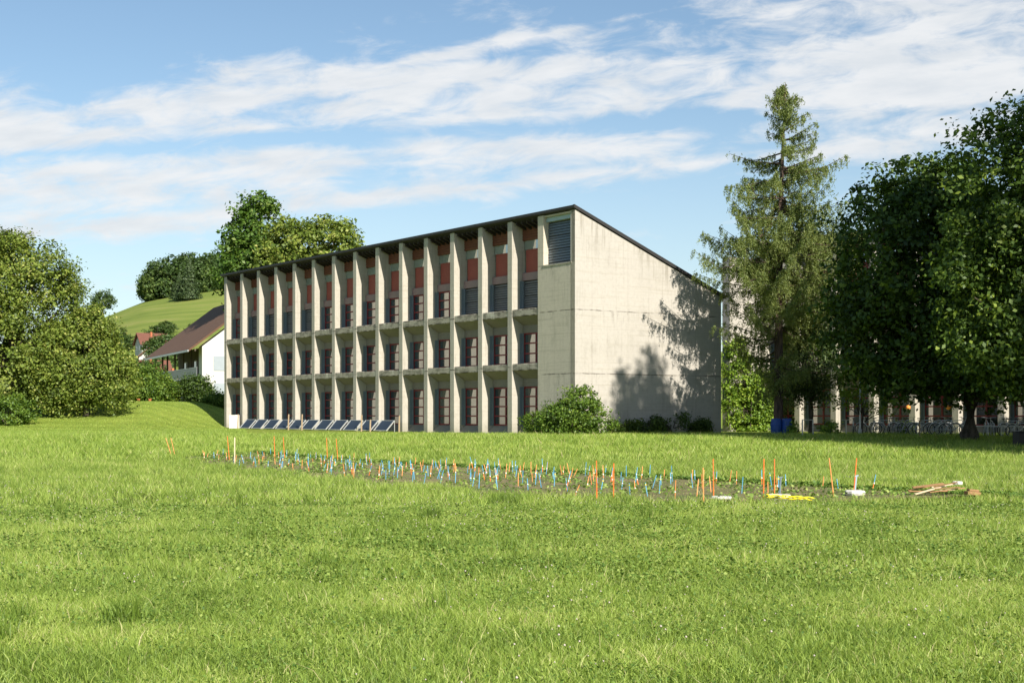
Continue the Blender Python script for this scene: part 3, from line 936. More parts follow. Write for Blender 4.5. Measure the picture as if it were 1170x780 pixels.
def b1(d, t_, z=0.0):
    p = np.array([ORG.x, ORG.y]) + U2 * d + U1 * t_
    return (float(p[0]), float(p[1]), tz(p[0], p[1]) + z)


# ------------------------------------------------------------------ solar collectors in front of the facade
def panel():
    r_ = thing('solar_panel', 'x', 'solar panel')
    w = 1.72
    fr = MB()
    lo = Vector((-.62, 0, .05)); hi = Vector((0, 0, .72))
    def P_(u, y, off=0):
        p = lo.lerp(hi, u); nrm = Vector((-.67, 0, .62)).normalized() * off
        return (p.x + nrm.x, y, p.z + nrm.z)
    def slab(u0, u1, ya, yb, o0, o1, mb):
        n = len(mb.v)
        mb.v += [P_(u0, ya, o0), P_(u0, yb, o0), P_(u1, yb, o0), P_(u1, ya, o0), P_(u0, ya, o1), P_(u0, yb, o1), P_(u1, yb, o1), P_(u1, ya, o1)]
        for q in ((0, 1, 2, 3), (4, 7, 6, 5), (0, 4, 5, 1), (1, 5, 6, 2), (2, 6, 7, 3), (3, 7, 4, 0)):
            mb.f.append(tuple(n + i for i in q)); mb.mi.append(0)
    slab(0, 1, 0, .07, 0, .06, fr); slab(0, 1, w - .07, w, 0, .06, fr)
    slab(0, .04, .07, w - .07, 0, .055, fr); slab(.96, 1, .07, w - .07, 0, .055, fr)
    fr.build('frame', M['alu'], r_)
    g_ = MB(); slab(.04, .96, .07, w - .07, .01, .035, g_); g_.build('glass_face', M['pv'], r_)
    for yy_ in (.06, w - .10):
        l_ = MB(); l_.box(-.02, .02, yy_, yy_ + .04, -.1, .71); l_.build('leg', M['alu'], r_)
    return r_


p0 = panel()
tpos = [20.2 + i * 1.80 for i in range(12)]
names = ['nearest', 'second', 'third', 'fourth', 'fifth', 'sixth', 'seventh', 'eighth', 'ninth', 'tenth', 'eleventh']
i = 0
for k, t_ in enumerate([18.05 + i_ * 2.09 for i_ in range(11)]):
    o = p0 if k == 0 else copy_tree(p0)
    o.location = b1(-0.75, t_); o.rotation_euler = (0, 0, TH)
    o['label'] = 'tilted dark solar panel at the foot of the facade, %s counting from the right' % names[k]
    o['group'] = 'solar panels leaning along the facade'

# short wooden posts around the panels
for k, (ppx, h_, lab) in enumerate([(456, 1.05, 'short wooden post at the right end of the solar panels'), (423, .8, 'stubby wooden post before the third solar panel from the right'),
                                   (413, 1.1, 'wooden post standing before the fourth solar panel from the right, beside the stubby post'), (345, 1.15, 'right one of the two wooden posts before the left solar panels'),
                                   (329.6, 1.15, 'left one of the two wooden posts before the left solar panels'), (272, 1.15, 'wooden post beside the white cabinet at the left end of the facade')]):
    mb = MB(); mb.tube([(0, 0, -.2), (0.01, 0, h_ * .5), (0.03, .01, h_)], [.06, .055, .05], 8)
    o = mb.build('wooden_post', M['wood'], smooth=False); r_ = (ppx - 585) / 1600; o.location = b1(-1.45, (2.285 - r_ * 76.16) / (.58 + .814 * r_))
    tag(o, lab, 'post', 'short wooden posts along the facade')
cab = thing('meter_cabinet', 'small white open meter cabinet at the left foot of the facade', 'cabinet', b1(-0.6, 43.2), TH)
mb = MB(); mb.box(0, .35, 0, .06, 0, 1.1); mb.box(0, .35, .64, .70, 0, 1.1); mb.box(0, .35, .06, .64, 1.04, 1.1); mb.box(.31, .35, .06, .64, 0, 1.04)
mb.build('housing', M['white'], cab)
mb = MB(); mb.box(.12, .30, .12, .58, .10, .95); mb.build('meter', M['dark'], cab)
mb = MB(); mb.box(-.55, .0, -.04, -.005, .02, 1.08); mb.build('door', M['white'], cab)

# ------------------------------------------------------------------ trees and bushes
# left lime tree
tree('lime_tree', 'huge round lime tree with yellowish flowering crown at the left edge of the photo', 'tree', at(18, 110),
     [(-1.0, 0, 8.4, 5.2, 5.2, 5.4), (2.5, -1, 7.0, 3.5, 4, 4.6), (-4.8, 0, 6.6, 4.8, 4.6, 5.2), (0, -1.5, 4.3, 6, 5, 3.6), (.9, -1, 10.4, 3.7, 3.7, 3.5), (4.4, -1.2, 4.4, 3.3, 3.6, 3.4), (-2.5, 0, 11.4, 3.4, 3.4, 3.0)],
     110000, 0.235, 0.44, G['lime'], 0.55, seed=1, lumps=0.12, up=0.9, per=85, shell=(.86,1.03), inner=.25)
tree('leafy_tree', 'broad lower green tree leaning against the right side of the big lime tree', 'tree', at(98, 108),
     [(-.6, 0, 4.2, 3.0, 2.8, 3.6), (1.6, 0, 3.2, 2.2, 2.4, 2.6), (-2.2, 0, 3.0, 2.4, 2.4, 2.6), (0.2, .2, 6.6, 1.6, 1.7, 1.7)],
     36000, 0.21, 0.38, G['lime'], 0.2, seed=2, lumps=0.2, per=75, shell=(.82,1.04))
bush('laurel_bush', 'low bright green bush under the big lime tree at the left photo edge', at(8, 103), [(0, 0, 1.0, 1.9, 1.2, 1.3), (-1.8, 0, .8, 1.4, 1.2, 1.1)], 9000, 0.17, G['bush'], seed=3)
# garden shrubs in front of the farmhouse
for k, (px, Y, w_, h_, mk, lab) in enumerate([
        (127, 127, 2.0, 5.2, 'lime', 'tall olive green garden shrub right of the lime trees'),
        (150, 128, 2.1, 2.9, 'bush', 'dark green rounded garden shrub in the middle of the hedge row'),
        (171, 130, 1.9, 3.4, 'bush', 'bright green garden shrub left of the farmhouse balcony'),
        (187, 131, 1.3, 2.0, 'yel', 'small yellow green shrub just left of the farmhouse'),
        (224, 131, 1.3, 2.4, 'maple', 'dark rounded shrub before the white farmhouse gable'),
        (247, 128, 0.9, 0.9, 'bush', 'low shrub at the foot of the white farmhouse gable'),
        (112, 124, 1.4, 1.9, 'bush', 'low hedge clump between the lime trees and the garden')]):
    b_ = at(px, Y)
    bush('garden_shrub', lab, b_, [(0, 0, h_ * .52, w_, w_ * .9, h_ * .5), (w_ * .5, .1, h_ * .35, w_ * .7, w_ * .7, h_ * .36), (-w_ * .5, -.1, h_ * .4, w_ * .7, w_ * .7, h_ * .4)],
         int(6500 * w_), 0.19, G[mk], cat='shrub', seed=20 + k, cs=0.3, lumps=0.2, group='shrubs in the farmhouse garden')
for k, (px, lab) in enumerate([(158, 'left terracotta flower pot on the lawn before the garden shrubs'), (171, 'right terracotta flower pot on the lawn before the garden shrubs')]):
    mb = MB(); mb.tube([(0, 0, -.05), (0, 0, .2), (0, 0, .21), (0, 0, .28)], [.09, .13, .16, .16], 14)
    o = mb.build('flower_pot', M['terra'], smooth=False); o.location = at(px, 124.5)
    tag(o, lab, 'flower pot', 'terracotta pots by the shrubs')

# trees behind the building
tree('chestnut_tree', 'tallest bright green tree rising behind the left end of the roof', 'tree', at(293, 150),
     [(-.8, 0, 17.5, 2.2, 2.4, 3.6), (0.3, 0, 13.5, 4.4, 4.0, 4.6), (-2.3, 0, 16.2, 1.4, 1.8, 2.6), (.4, 0, 20.4, 1.6, 1.6, 1.7), (2.6, 0, 14.4, 2.6, 2.8, 2.8)],
     30000, 0.42, 0.45, G['chest'], 0.4, seed=5, lumps=0.25, trunk_top=18, per=40)
tree('walnut_tree', 'wide green tree rising behind the middle of the slanted roof', 'tree', at(362, 148),
     [(-2.2, 0, 16.6, 3.6, 3.6, 3.5), (1.6, 0, 17.2, 3.0, 3.2, 3.0), (3.0, 0, 15.8, 2.2, 2.6, 2.6), (-4.6, 0, 15.4, 2.4, 2.8, 2.8), (0, 0, 13.0, 5.0, 4, 4)],
     30000, 0.38, 0.42, G['lime'], 0.4, seed=6, lumps=0.16, trunk_top=16, per=40)

# bushes at the concrete wall
bb = b1(-0.7, -1.1)
bush('corner_bush', 'large bright green bush growing at the corner of the concrete building', (bb[0], bb[1], bb[2]),
     [(0.1, 0, 1.35, 1.25, 1.2, 1.25), (-.9, 0, .95, 1.1, 1.1, .95), (.9, 0, .8, 1.0, 1.0, .85), (.35, 0, 1.9, .7, .7, .7)], 15000, 0.13, G['bush'], seed=8, cs=0.17, lumps=.22)
bb = b1(-1.0, 2.1)
bush('side_bush', 'lower bush left of the corner bush, before the corner pier', bb, [(0, 0, .6, .8, .8, .65)], 4000, 0.12, G['bush'], seed=9, cs=0.16, lumps=.22)
for k, (d_, h_, w_) in enumerate([(2.9, .6, .35), (4.4, .8, .4), (6.3, 1.05, .55), (8.4, .7, .4)]):
    bush('wall_shrub', ['smallest dark shrub at the gable wall foot, next to the corner bush', 'second dark shrub from the left along the gable wall foot', 'tallest dark shrub along the shaded gable wall foot', 'rightmost low dark shrub at the gable wall, next to the ivy'][k],
         b1(d_, -0.9), [(random.uniform(-1.3, 1.3) * w_ * 1.4, 0, h_ * random.uniform(.25, .7), w_ * random.uniform(.3, .6), .35, h_ * random.uniform(.25, .5)) for _ in range(7)], 3600, 0.12, G['maple'], cat='shrub', seed=30 + k, cs=.16, lumps=.3, group='dark shrubs along the gable wall')
def b2(d, t_, z=0.0):
    return b1(d + 21.1, t_, z)


bush('ivy_column', 'tall bright green ivy climbing the concrete block between gable wall and larch', b2(-1.75, 6.0),
     [(0, 0, 1.4, 1.7, .6, 1.7), (-.4, 0, 3.4, 1.4, .6, 1.7), (-.8, 0, 5.2, .7, .5, 1.1), (.9, 0, 2.6, .9, .5, 1.5), (1.1, 0, 1.2, .9, .5, 1.3)], 24000, 0.17, G['ivy'], cat='ivy', seed=12, cs=.18, lumps=.15)

# dark maples on the right
tree('dark_maple', 'large dark maple with a thick leaning trunk before the rear wing', 'tree', at(1108, 66),
     [(-2.5, 0, 8.0, 4.3, 4.4, 5.2), (1.2, 0.5, 7.2, 4.2, 4.4, 5.4), (-3.4, -.2, 5.0, 3.4, 3.6, 3.0), (-2.0, 0, 11.2, 2.6, 2.6, 2.3), (2.0, 0, 4.6, 4.0, 4.0, 2.6), (-1, 0, 3.6, 3.8, 3.5, 1.7)],
     120000, 0.24, 0.34, G['maple'], 0.43, seed=15, lumps=.14, lean=(.35, 0), inner=.5)
tree('dark_maple', 'dark tree with sunlit upper leaves cut off by the right photo edge', 'tree', at(1203, 57),
     [(-1.0, 0, 9.5, 3.4, 3.4, 5.0), (0.5, 0, 7.0, 4.0, 4.0, 4.6), (-2.0, 0, 6.4, 2.8, 3.0, 3.4), (-.2, 0, 12.0, 2.1, 2.2, 2.1), (-.8, 0, 3.9, 3.4, 3.2, 1.8)],
     90000, 0.21, 0.32, G['maple_lit'], 0.33, seed=16, lumps=.14, inner=.5)
# bright young branches in the shade
tree('young_maple', 'small young tree with glowing yellow green leaves beneath the dark maple', 'tree', at(985, 76),
     [(-1.0, 0, 1.9, .9, .7, .35), (.6, 0, 1.75, 1.0, .7, .35), (-.3, 0, 2.4, .8, .6, .3), (1.3, 0, 1.3, .6, .6, .3)], 1500, 0.15, 0.18, G['yel'], 0.07, seed=18, per=14, up=1.4)
tree('yew_tree', 'dense olive green yew standing right behind the tall larch', 'tree', at(927, 81),
     [(0, 0, 4.2, 1.6, 1.6, 2.4), (-.5, 0, 6.2, 1.1, 1.2, 1.9), (.7, 0, 3.4, 1.2, 1.3, 1.6), (-1.0, 0, 3.8, 1.3, 1.3, 2.0)], 24000, 0.13, 0.2, G['yew'], 0.16, seed=19, lumps=.2, flat=1.2)
for k, (px, Y, w_, lab) in enumerate([(948, 76, .55, 'low leafy shrub on the grass left of the lamp pole'), (1035, 78, .5, 'low leafy shrub beside the parked bicycles'), (903, 77, .45, 'low leafy plant at the foot of the blue barrels')]):
    bush('low_shrub', lab, at(px, Y), [(0, 0, .35, w_, w_, .38)], 1200, 0.11, G['ivy'], cat='shrub', seed=50 + k, cs=.12)


# --- the tall larch
def larch():
    root = thing('larch_tree', 'tall ragged larch with drooping branches right of the concrete building', 'tree', at(889, 78))
    H = 19.6
    mb = MB()
    mb.tube([(0, 0, -.2), (0.02, 0, .4), (.05, 0, H * .3), (.12, 0, H * .6), (.30, 0, H * .85), (.42, 0, H)], [.34, .27, .22, .15, .07, .015], 10)
    env = lambda z: np.interp(z, [1.8, 3.5, 5.5, 8.5, 12, 14.5, 16, 17.8, 19, H], [1.1, 1.9, 3.1, 4.2, 4.2, 3.5, 2.7, 1.3, .5, .1])
    tips = []
    rr = random.Random(4)
    V_, N_, S_, T_ = [], [], [], []
    z = 2.2; 
    while z < H - .15:
        nb = (rr.choice([1, 2, 2]) if z > 15 else rr.choice([2, 2, 3, 4])) if z > 4 else 2
        for q in range(nb):
            az = rr.uniform(0, 2 * math.pi)
            L = env(z) * rr.uniform(.55, 1.18)
            if z < 12 and rr.random() < .12: L *= 1.2
            if z < 5: L *= .85
            if z < 6.5 and rr.random() < .5: continue
            x0 = np.interp(z, [0, H * .6, H], [0, .12, .42])
            droop = rr.uniform(.0, .30) * L * (1.0 if z < 14 else .3)
            rise = rr.uniform(-.15, .30) * L + (.25 * L if z > 16 else 0)
            pts = []
            ns = max(5, int(L / .28))
            for s_ in range(ns + 1):
                u = s_ / ns
                zz = z + rise * u * 1.2 - droop * math.sin(u * math.pi * .8) * 1.4 + droop * .5 * u ** 3
                wig = math.sin(u * 7 + q) * .07 * L * u
                pts.append(Vector((x0 + math.cos(az) * L * u - math.sin(az) * wig, math.sin(az) * L * u + math.cos(az) * wig, zz)))
            mb.tube([pts[0], pts[ns // 3], pts[2 * ns // 3], pts[-1]], [.055, .04, .025, .008], 5, cap=False)
            for s_ in range(1, ns + 1):
                u = s_ / ns
                if u < .18: continue
                for side in (-1, 1, 0):
                    if rr.random() < .12: continue
                    # hanging twig with needles
                    tl = rr.uniform(.3, 1.05) * (1.25 - u * .6) * (1.15 if z < 15 else .55)
                    dx = Vector((-math.sin(az), math.cos(az), 0)) * side * rr.uniform(.2, .7) * tl + Vector((math.cos(az), math.sin(az), 0)) * rr.uniform(0, .45) * tl
                    n_ = int(29 * tl / .45) + 7
                    for e in range(n_):
                        v_ = rr.random()
                        p = pts[s_] + dx * v_ + Vector((0, 0, -tl * v_ ** 1.5 * (.95 if side else .7)))
                        V_.append((p.x + rr.gauss(0, .06), p.y + rr.gauss(0, .06), p.z + rr.gauss(0, .07)))
                        S_.append(rr.uniform(.08, .16)); T_.append(min(1, max(0, rr.gauss(.45, .2) + (.12 if v_ > .6 else 0))))
        z += rr.uniform(.14, .30)
    C = np.array(V_); n = len(C)
    S_ = np.array(S_)
    # needle tufts: slim triangles pairs hanging more down than sideways
    t_ = rng.normal(size=(n, 3)); t_[:, 2] -= .9; t_ /= np.linalg.norm(t_, axis=1, keepdims=True)
    w_ = np.cross(t_, rng.normal(size=(n, 3))); w_ /= np.linalg.norm(w_, axis=1, keepdims=True)
    s = S_[:, None]
    Vv = np.stack([C - t_ * s * .5, C + w_ * s * .17, C + t_ * s * .6, C - w_ * s * .17], 1).reshape(-1, 3)
    np_mesh('crown', Vv, np.arange(n * 4).reshape(n, 4), G['larch'], root, rnd=np.repeat(np.array(T_), 4))
    mb.build('trunk', M['larchbark'], root, smooth=True)
    print('larch tufts', n)


larch()

# trees outside the frame on the right whose shade falls on the maples, the grass and the gable
tree('tall_poplar', 'tall slim poplar outside the photo whose shadow falls on the gable wall', 'tree', (25.6, 46.4, tz(25.6, 46.4)),
     [(0, 0, 21.6, 2.5, 2.3, 2.2), (-.9, .2, 25.2, .75, .7, 3.4), (-.1, .1, 24.3, .5, .6, 3.4), (.8, 0, 23.4, .5, .6, 3.6), (-2.7, 0, 23.2, .55, .6, 3.8), (-1.8, 0, 22.6, .5, .5, 3.6), (1.7, 0, 22.4, .5, .5, 3.0), (-.6, 0, 20.5, 2.3, 2.0, 2.6)],
     22000, 0.34, 0.42, G['maple'], 0.4, seed=60, per=30)
for k, (x, y, h_) in enumerate([(34.0, 38.5, 26.4), (43.5, 45, 26.0), (31.4, 49.5, 25.5)]):
    w3 = .68 if k == 2 else 1.0
    tree('shade_tree', ['big dark shade tree outside the photo nearest to the camera', 'big dark shade tree outside the photo farthest to the right', 'dark shade tree outside the photo nearest to the rear wing'][k],
         'tree', (x, y, tz(x, y)),
         [(0, 0, h_ * .62, 7.2 * w3, 7.0 * w3, h_ * .36), (-2 * w3, 1, h_ * .4, 6.5 * w3, 6 * w3, h_ * .28), (2.5 * w3, 0, h_ * .5, 6 * w3, 6 * w3, h_ * .3)],
         30000, 0.5, 0.6, G['maple'], 0.5, seed=61 + k, inner=.35, group='shade trees outside the photo')

# ------------------------------------------------------------------ farmhouse
E1 = math.atan2(.91, -.41)          # eave direction, going away
# local frame: x = across (to the ridge), y = along the eave away from camera
hx, hy = -31.6, 140.0
FH = thing('farmhouse', 'white farmhouse with big brown tiled roof left of the concrete building', 'house', (hx, hy, tz(hx, hy)), E1 - R(90))
W2, L_, EZ, RZ = 7.0, 23.5, 5.7, 11.1
wl = MB()
wl.prism_y([(0.6, -.5), (2 * W2 - .6, -.5), (2 * W2 - .6, EZ), (W2, RZ - .5), (0.6, EZ)], 0.0, 1.6)
wl.box(2.6, 2 * W2 - .6, 1.6, L_ - 1, -.5, EZ + .2)
wl.build('wall', M['render'], FH)
tw = MB(); tw.box(2.45, 2.6, 1.6, L_ - 1.5, 2.7, EZ + .3)
tw.build('timber_wall', M['dkwall'], FH)
rf = MB()
sl = (RZ - EZ) / W2
ov = 0.9
for sgn in (0, 1):
    a = (-ov, EZ - sl * ov + .12); b_ = (W2, RZ + .12)
    pr = [(a[0], a[1]), (b_[0], b_[1]), (b_[0], b_[1] + .22), (a[0], a[1] + .22)]
    if sgn: pr = [(2 * W2 - x, z) for x, z in pr][::-1]
    rf.prism_y(pr, -.8 + .004 * sgn, L_ + .8)
rfo = rf.build('roof', M['tiles'], FH)
ch = MB(); ch.box(W2 - 1.6, W2 - .9, 6, 6.8, RZ - 1.6, RZ + 1.0); ch.build('chimney', M['terra'], rfo)
fa = MB(); fa.box(-ov - .10, -ov - .005, -.78, L_ + .78, EZ - sl * ov + .10, EZ - sl * ov + .30); fa.build('gutter', M['metal'], FH)
ba = thing_parts = MB()
ba.box(0.4, 2.4, 1.62, L_ - 2, 2.5, 2.68)
bo = ba.build('balcony', M['metal'], FH)
rl = MB(); rl.box(.40, .46, 1.7, L_ - 2, 3.6, 3.68); rl.box(.40, .46, 1.7, L_ - 2, 2.72, 2.78)
y = 1.75
while y < L_ - 2: rl.box(.41, .45, y, y + .035, 2.78, 3.6); y += .16
rl.box(.42, .44, 1.75, L_ - 2.0, 2.8, 3.55)
rl.build('railing', M['metal'], bo)
for y in (5.3, 9.3, 14, 18.5, L_ - 2.1):
    ps = MB(); ps.box(.5, .66, y, y + .16, -.4, EZ - .1); ps.build('post', M['dkwall'], FH)
for y, z in ((3, 3.0), (6.5, 3.0), (11, 3.0), (16.5, 3.0), (4, .5), (11, .5), (15, .5)):
    q = MB(); q.box(2.30, 2.44, y, y + 1.2, z, z + 1.7); qo = q.build('window', M['white'], FH)
    g_ = MB(); g_.box(2.27, 2.295, y + .1, y + 1.1, z + .1, z + 1.6); g_.build('pane', M['glass'], qo)
for x, z in ((1.75, 3.3), (1.75, .55), (6.4, 3.3), (6.4, .55), (9.8, 3.3)):
    q = MB(); q.box(x, x + 1.3, -.06, -.004, z, z + 1.45); q.build('window_shutter', simple('pale_shutter', (.30, .34, .38), .7), FH)
for x in (-.3, 6.6):
    q = MB(); q.box(x, x + .14, -.7, 0, (EZ - .5 if x < 0 else RZ - .6), (EZ - .3 if x < 0 else RZ - .4)); q.build('brace', M['dkwall'], FH)


def small_house(px, Y, rz, w, l, eave, ridge, label, roofm='redtiles', sc=.72):
    b_ = at(px, Y)
    h = thing('village_house', label, 'house', b_, rz, 'red roofed houses in the village behind the garden'); h.scale = (sc, sc, sc)
    q = MB(); q.prism_y([(-w / 2, -1.5), (w / 2, -1.5), (w / 2, eave), (0, ridge - .3), (-w / 2, eave)], 0, l); q.build('wall', M['render'], h)
    s_ = (ridge - eave) / (w / 2); r_ = MB()
    for sg in (-1, 1):
        pr = [(sg * (w / 2 + .6), eave - s_ * .6), (0, ridge), (0, ridge + .25), (sg * (w / 2 + .6), eave - s_ * .6 + .25)]
        if sg > 0: pr = pr[::-1]
        r_.prism_y(pr, -.7 + (sg > 0) * .004, l + .7)
    ro = r_.build('roof', M[roofm], h)
    c = MB(); c.box(w * .12, w * .12 + .5, l * .4, l * .4 + .5, ridge - 1.4, ridge + .5); c.build('chimney', M['terra'], ro)
    for x in (-w * .3, w * .1):
        for z in (eave - 2.0, eave - 4.6):
            if z < 0: continue
            g_ = MB(); g_.box(x, x + 1.1, -.05, -.004, z, z + 1.3); g_.build('window', M['glass'], h)
    for y in (l * .2, l * .6):
        g_ = MB(); g_.box(-w / 2 - .05, -w / 2 - .004, y, y + 1.1, eave - 2, eave - .7); g_.build('window', M['glass'], h)
    return h


small_house(158, 300, R(-60), 7.5, 8, 3.6, 6.6, 'uppermost red roofed village house below the hill pasture')
small_house(155, 228, R(-62), 6.5, 7, 2.6, 5.2, 'red roofed village house showing a white wall between the garden trees')
small_house(181, 205, R(-60), 6, 6, 2.0, 4.2, 'low red roof just left of the farmhouse eave')
small_house(172, 265, R(15), 6, 7, 3.0, 5.4, 'small pale house peeping out above the farmhouse eave line')

# mid-distance trees of the village
mid = [(112, 215, 3.4, 8.0), (128, 240, 3.2, 7.0), (122, 290, 3.5, 6.5), (143, 320, 2.4, 3.6), (178, 290, 2.6, 4.0), (181, 235, 2.6, 5.0), (190, 262, 3.0, 6.0),
       (205, 300, 2.6, 3.6), (138, 190, 2.6, 5.6), (172, 185, 2.4, 5.0), (222, 330, 2.4, 3.5), (100, 260, 4.5, 10), (181, 320, 3, 4.5), (166, 205, 1.8, 2.6), (133, 330, 3.0, 5.0), (190, 350, 2.2, 3.0), (140, 262, 2.2, 3.2)]
protos = []
for k in range(3):
    tr = tree('village_tree', 'x', 'tree', (0, 0, 0),
              [(0, 0, .60, .5, .5, .42), (.25, 0, .45, .36, .36, .32), (-.24, .1, .42, .34, .34, .3), (.05, 0, .8, .26, .26, .2)],
              4200, 0.075, 0.06, G['far'], 0.03, seed=70 + k, per=26, lumps=.25, trunk_top=.6)
    protos.append(tr)
descr = ['broad', 'slender', 'rounded']
labs = ['left of the red roofs', 'just left of the red roofs', 'behind the red roofs to the left', 'above the uppermost red roof', 'right above the red roofs', 'right of the red roofs',
        'between the red roofs and the farmhouse roof', 'at the top edge of the farmhouse roof', 'lowest before the village, beside the lime trees', 'before the village near the farmhouse balcony',
        'half hidden by the farmhouse ridge', 'farthest left, peeping past the lime crown', 'smallest on the lower pasture', 'between the two lower red roofs', 'at the left foot of the open pasture', 'at the middle foot of the open pasture', 'pressed between the lime tree and the red roofs']
for k, (px, Y, w_, h_) in enumerate(mid):
    o = protos[k] if k < 3 else copy_tree(protos[k % 3])
    o.location = at(px, Y); o.scale = (w_ * 2, w_ * 2, h_ * 1.0); o.rotation_euler = (0, 0, k * 1.7)
    o['label'] = '%s village tree %s' % (descr[k % 3], labs[k]); o['group'] = 'trees between the houses of the village'
# lone trees on the hill
o = tree('lone_tree', 'lone airy tree standing on the crest of the hill pasture', 'tree', at(117, 598), [(0, 0, 8.5, 4.5, 4.4, 3.6), (-2.8, 0, 5.0, 2.8, 3, 3.2), (2.6, 0, 7.2, 2.8, 3, 2.2)], 6000, 0.6, 0.6, G['far'], 0.35, seed=80, per=24, lumps=.3)
tree('lone_tree', 'low dark tree leaning on the left of the lone crest tree', 'tree', at(109, 590), [(0, 0, 3.2, 2.6, 2.6, 3.2)], 2500, 0.55, 0.5, G['fardark'], 0.25, seed=81, per=24)


def spruce(h, w, n, seed):
    r_ = np.random.default_rng(seed)
    u = r_.random(n) ** .65
    z = h * (1 - u) ; rad = w * (0.12 + .88 * u) * (0.6 + .5 * np.abs(np.sin(z * 2.1 + 2 * r_.random(n)))) * r_.uniform(.7, 1.15, n)
    a = r_.random(n) * 2 * np.pi; q = np.sqrt(r_.uniform(.35, 1.1, n))
    C = np.stack([np.cos(a) * rad * q, np.sin(a) * rad * q, z + .3], -1)
    N = np.stack([np.cos(a), np.sin(a), .6 + 0 * a], -1) + r_.normal(0, .5, (n, 3))
    return C, N


def spruce_thing(px, Y, h, w, lab, seed):
    t_ = thing('spruce_tree', lab, 'tree', at(px, Y))
    C, N = spruce(h, w, 5000, seed)
    v, f, r_ = leaf_quads(C, N, rng.uniform(.4, .9, len(C)), rng.uniform(0, 1, len(C)), .5)
    np_mesh('crown', v, f, G['fardark'], t_, rnd=r_)
    mb = MB(); mb.tube([(0, 0, -.3), (0, 0, h * .5), (0, 0, h * .95)], [.3, .2, .04], 6); mb.build('trunk', M['bark'], t_)


spruce_thing(216, 470, 13.5, 4.6, 'pointed dark spruce standing before the front edge of the hillside wood', 90)
spruce_thing(205, 480, 9, 3.6, 'smaller dark spruce left of the pointed spruce on the pasture', 91)
# the hillside wood reads as one mass
fv, ff, fr_ = [], [], []
foff = 0
base_sets = [crown_mesh([(0, 0, 9, 5, 5, 5.6), (2.4, 0, 7, 3.6, 3.6, 4), (-2.2, 1, 6.4, 3.6, 3.6, 4.4), (0, 0, 4, 4.6, 4.6, 3.6)], 2300, 0.95, 0.75, seed=100 + q, per=22, lumps=.2) for q in range(4)]
rr = random.Random(9)
for k in range(620):
    px = rr.uniform(168, 420); Yw = rr.uniform(520, 700)
    # front edge of the wood climbs to the right
    front = np.interp(px, [168, 200, 232, 256, 420], [535, 505, 490, 530, 580])
    if Yw < front: continue
    if px < 178 and Yw > 590: continue
    b_ = at(px, Yw)
    v, f, r_ = base_sets[k % 4]
    s_ = rr.uniform(.75, 1.12) * np.interp(px, [168, 185, 220, 256, 330, 420], [.78, .95, 1.0, 1.02, .8, .6]); a = rr.uniform(0, 6.3)
    ca, sa = math.cos(a) * s_, math.sin(a) * s_
    vv = np.stack([v[:, 0] * ca - v[:, 1] * sa + b_[0], v[:, 0] * sa + v[:, 1] * ca + b_[1], v[:, 2] * s_ * 1.05 + b_[2] - .8], -1)
    fv.append(vv); ff.append(f + foff); fr_.append(np.clip(r_ + rr.gauss(0, .16), 0, 1)); foff += len(v)
    if len(fv) > 290: break
o = np_mesh('hillside_wood', np.concatenate(fv), np.concatenate(ff), G['far'], rnd=np.concatenate(fr_))
tag(o, 'dark wood covering the hilltop behind the building', 'wood', kind='stuff')


# ------------------------------------------------------------------ stakes
def gp(px, py, z=0.0):
    """ground point seen at a photo spot"""
    Y = 1600 * (1.6 - z) / (py - 473)
    for _ in range(6):
        x = (px - 585) / 1600 * Y
        Y = 1600 * (1.6 - tz(x, Y)) / (py - 473)
    x = (px - 585) / 1600 * Y
    return (x, Y, tz(x, Y))


def slat(h, w, mats, tagpos=None, th=.012, split=None, tagm=None, twist=0.3):
    mb = MB()
    if split:
        mb.box(-w / 2, w / 2, -th / 2, th / 2, -.12, h * split, 0); mb.box(-w / 2, w / 2, -th / 2, th / 2, h * split, h, 1)
    else:
        mb.box(-w / 2, w / 2, -th / 2, th / 2, -.12, h * .96, 0)
        n = len(mb.v); mb.v += [(-w / 2, -th / 2, h * .96), (w / 2, -th / 2, h * .96), (w / 2, th / 2, h * .96), (-w / 2, th / 2, h * .96), (0, 0, h)]
        for q in ((0, 1, 4), (1, 2, 4), (2, 3, 4), (3, 0, 4)): mb.f.append(tuple(n + i for i in q)); mb.mi.append(0)
    if tagpos is not None:
        z = h * tagpos; k = 2 if split else 1
        n = len(mb.v); s = .020
        # little folded paper tag tied round the stake
        mb.v += [(-.018, -th / 2 - .004, z), (.018, -th / 2 - .004, z), (.028, -th / 2 - .02, z - s), (-.012, -th / 2 - .018, z - s), (-.010, -th / 2 - .010, z + s * .8), (.026, -th / 2 - .014, z + s * .7)]
        mb.f += [(n, n + 3, n + 2, n + 1), (n, n + 1, n + 5, n + 4)]; mb.mi += [k, k]
    return mb


kinds = [
    ('marker_stake', (.42, .024, ['blue', 'tag'], .55, None), 'thin blue marker stake with a white paper tag in the soil strip', 'blue marker stakes with white tags'),
    ('marker_stake', (.40, .024, ['orange2', 'tag'], .4, None), 'thin orange marker stake with a white paper tag in the soil strip', 'orange marker stakes with white tags'),
    ('marker_stake', (.46, .024, ['orange', 'blue', 'tag'], .5, .55), 'thin marker stake painted orange below and blue above in the soil strip', 'orange and blue marker stakes'),
    ('marker_stake', (.38, .024, ['blue'], None, None), 'short plain blue marker stake without tag in the soil strip', 'plain blue marker stakes'),
    ('marker_stake', (.38, .024, ['orange2'], None, None), 'short plain orange marker stake without tag in the soil strip', 'plain orange marker stakes'),
    ('marker_stake', (.40, .024, ['blue', 'ytag'], .85, None), 'thin blue marker stake with a yellow paper tag in the soil strip', 'blue marker stakes with yellow tags'),
]
proto = []
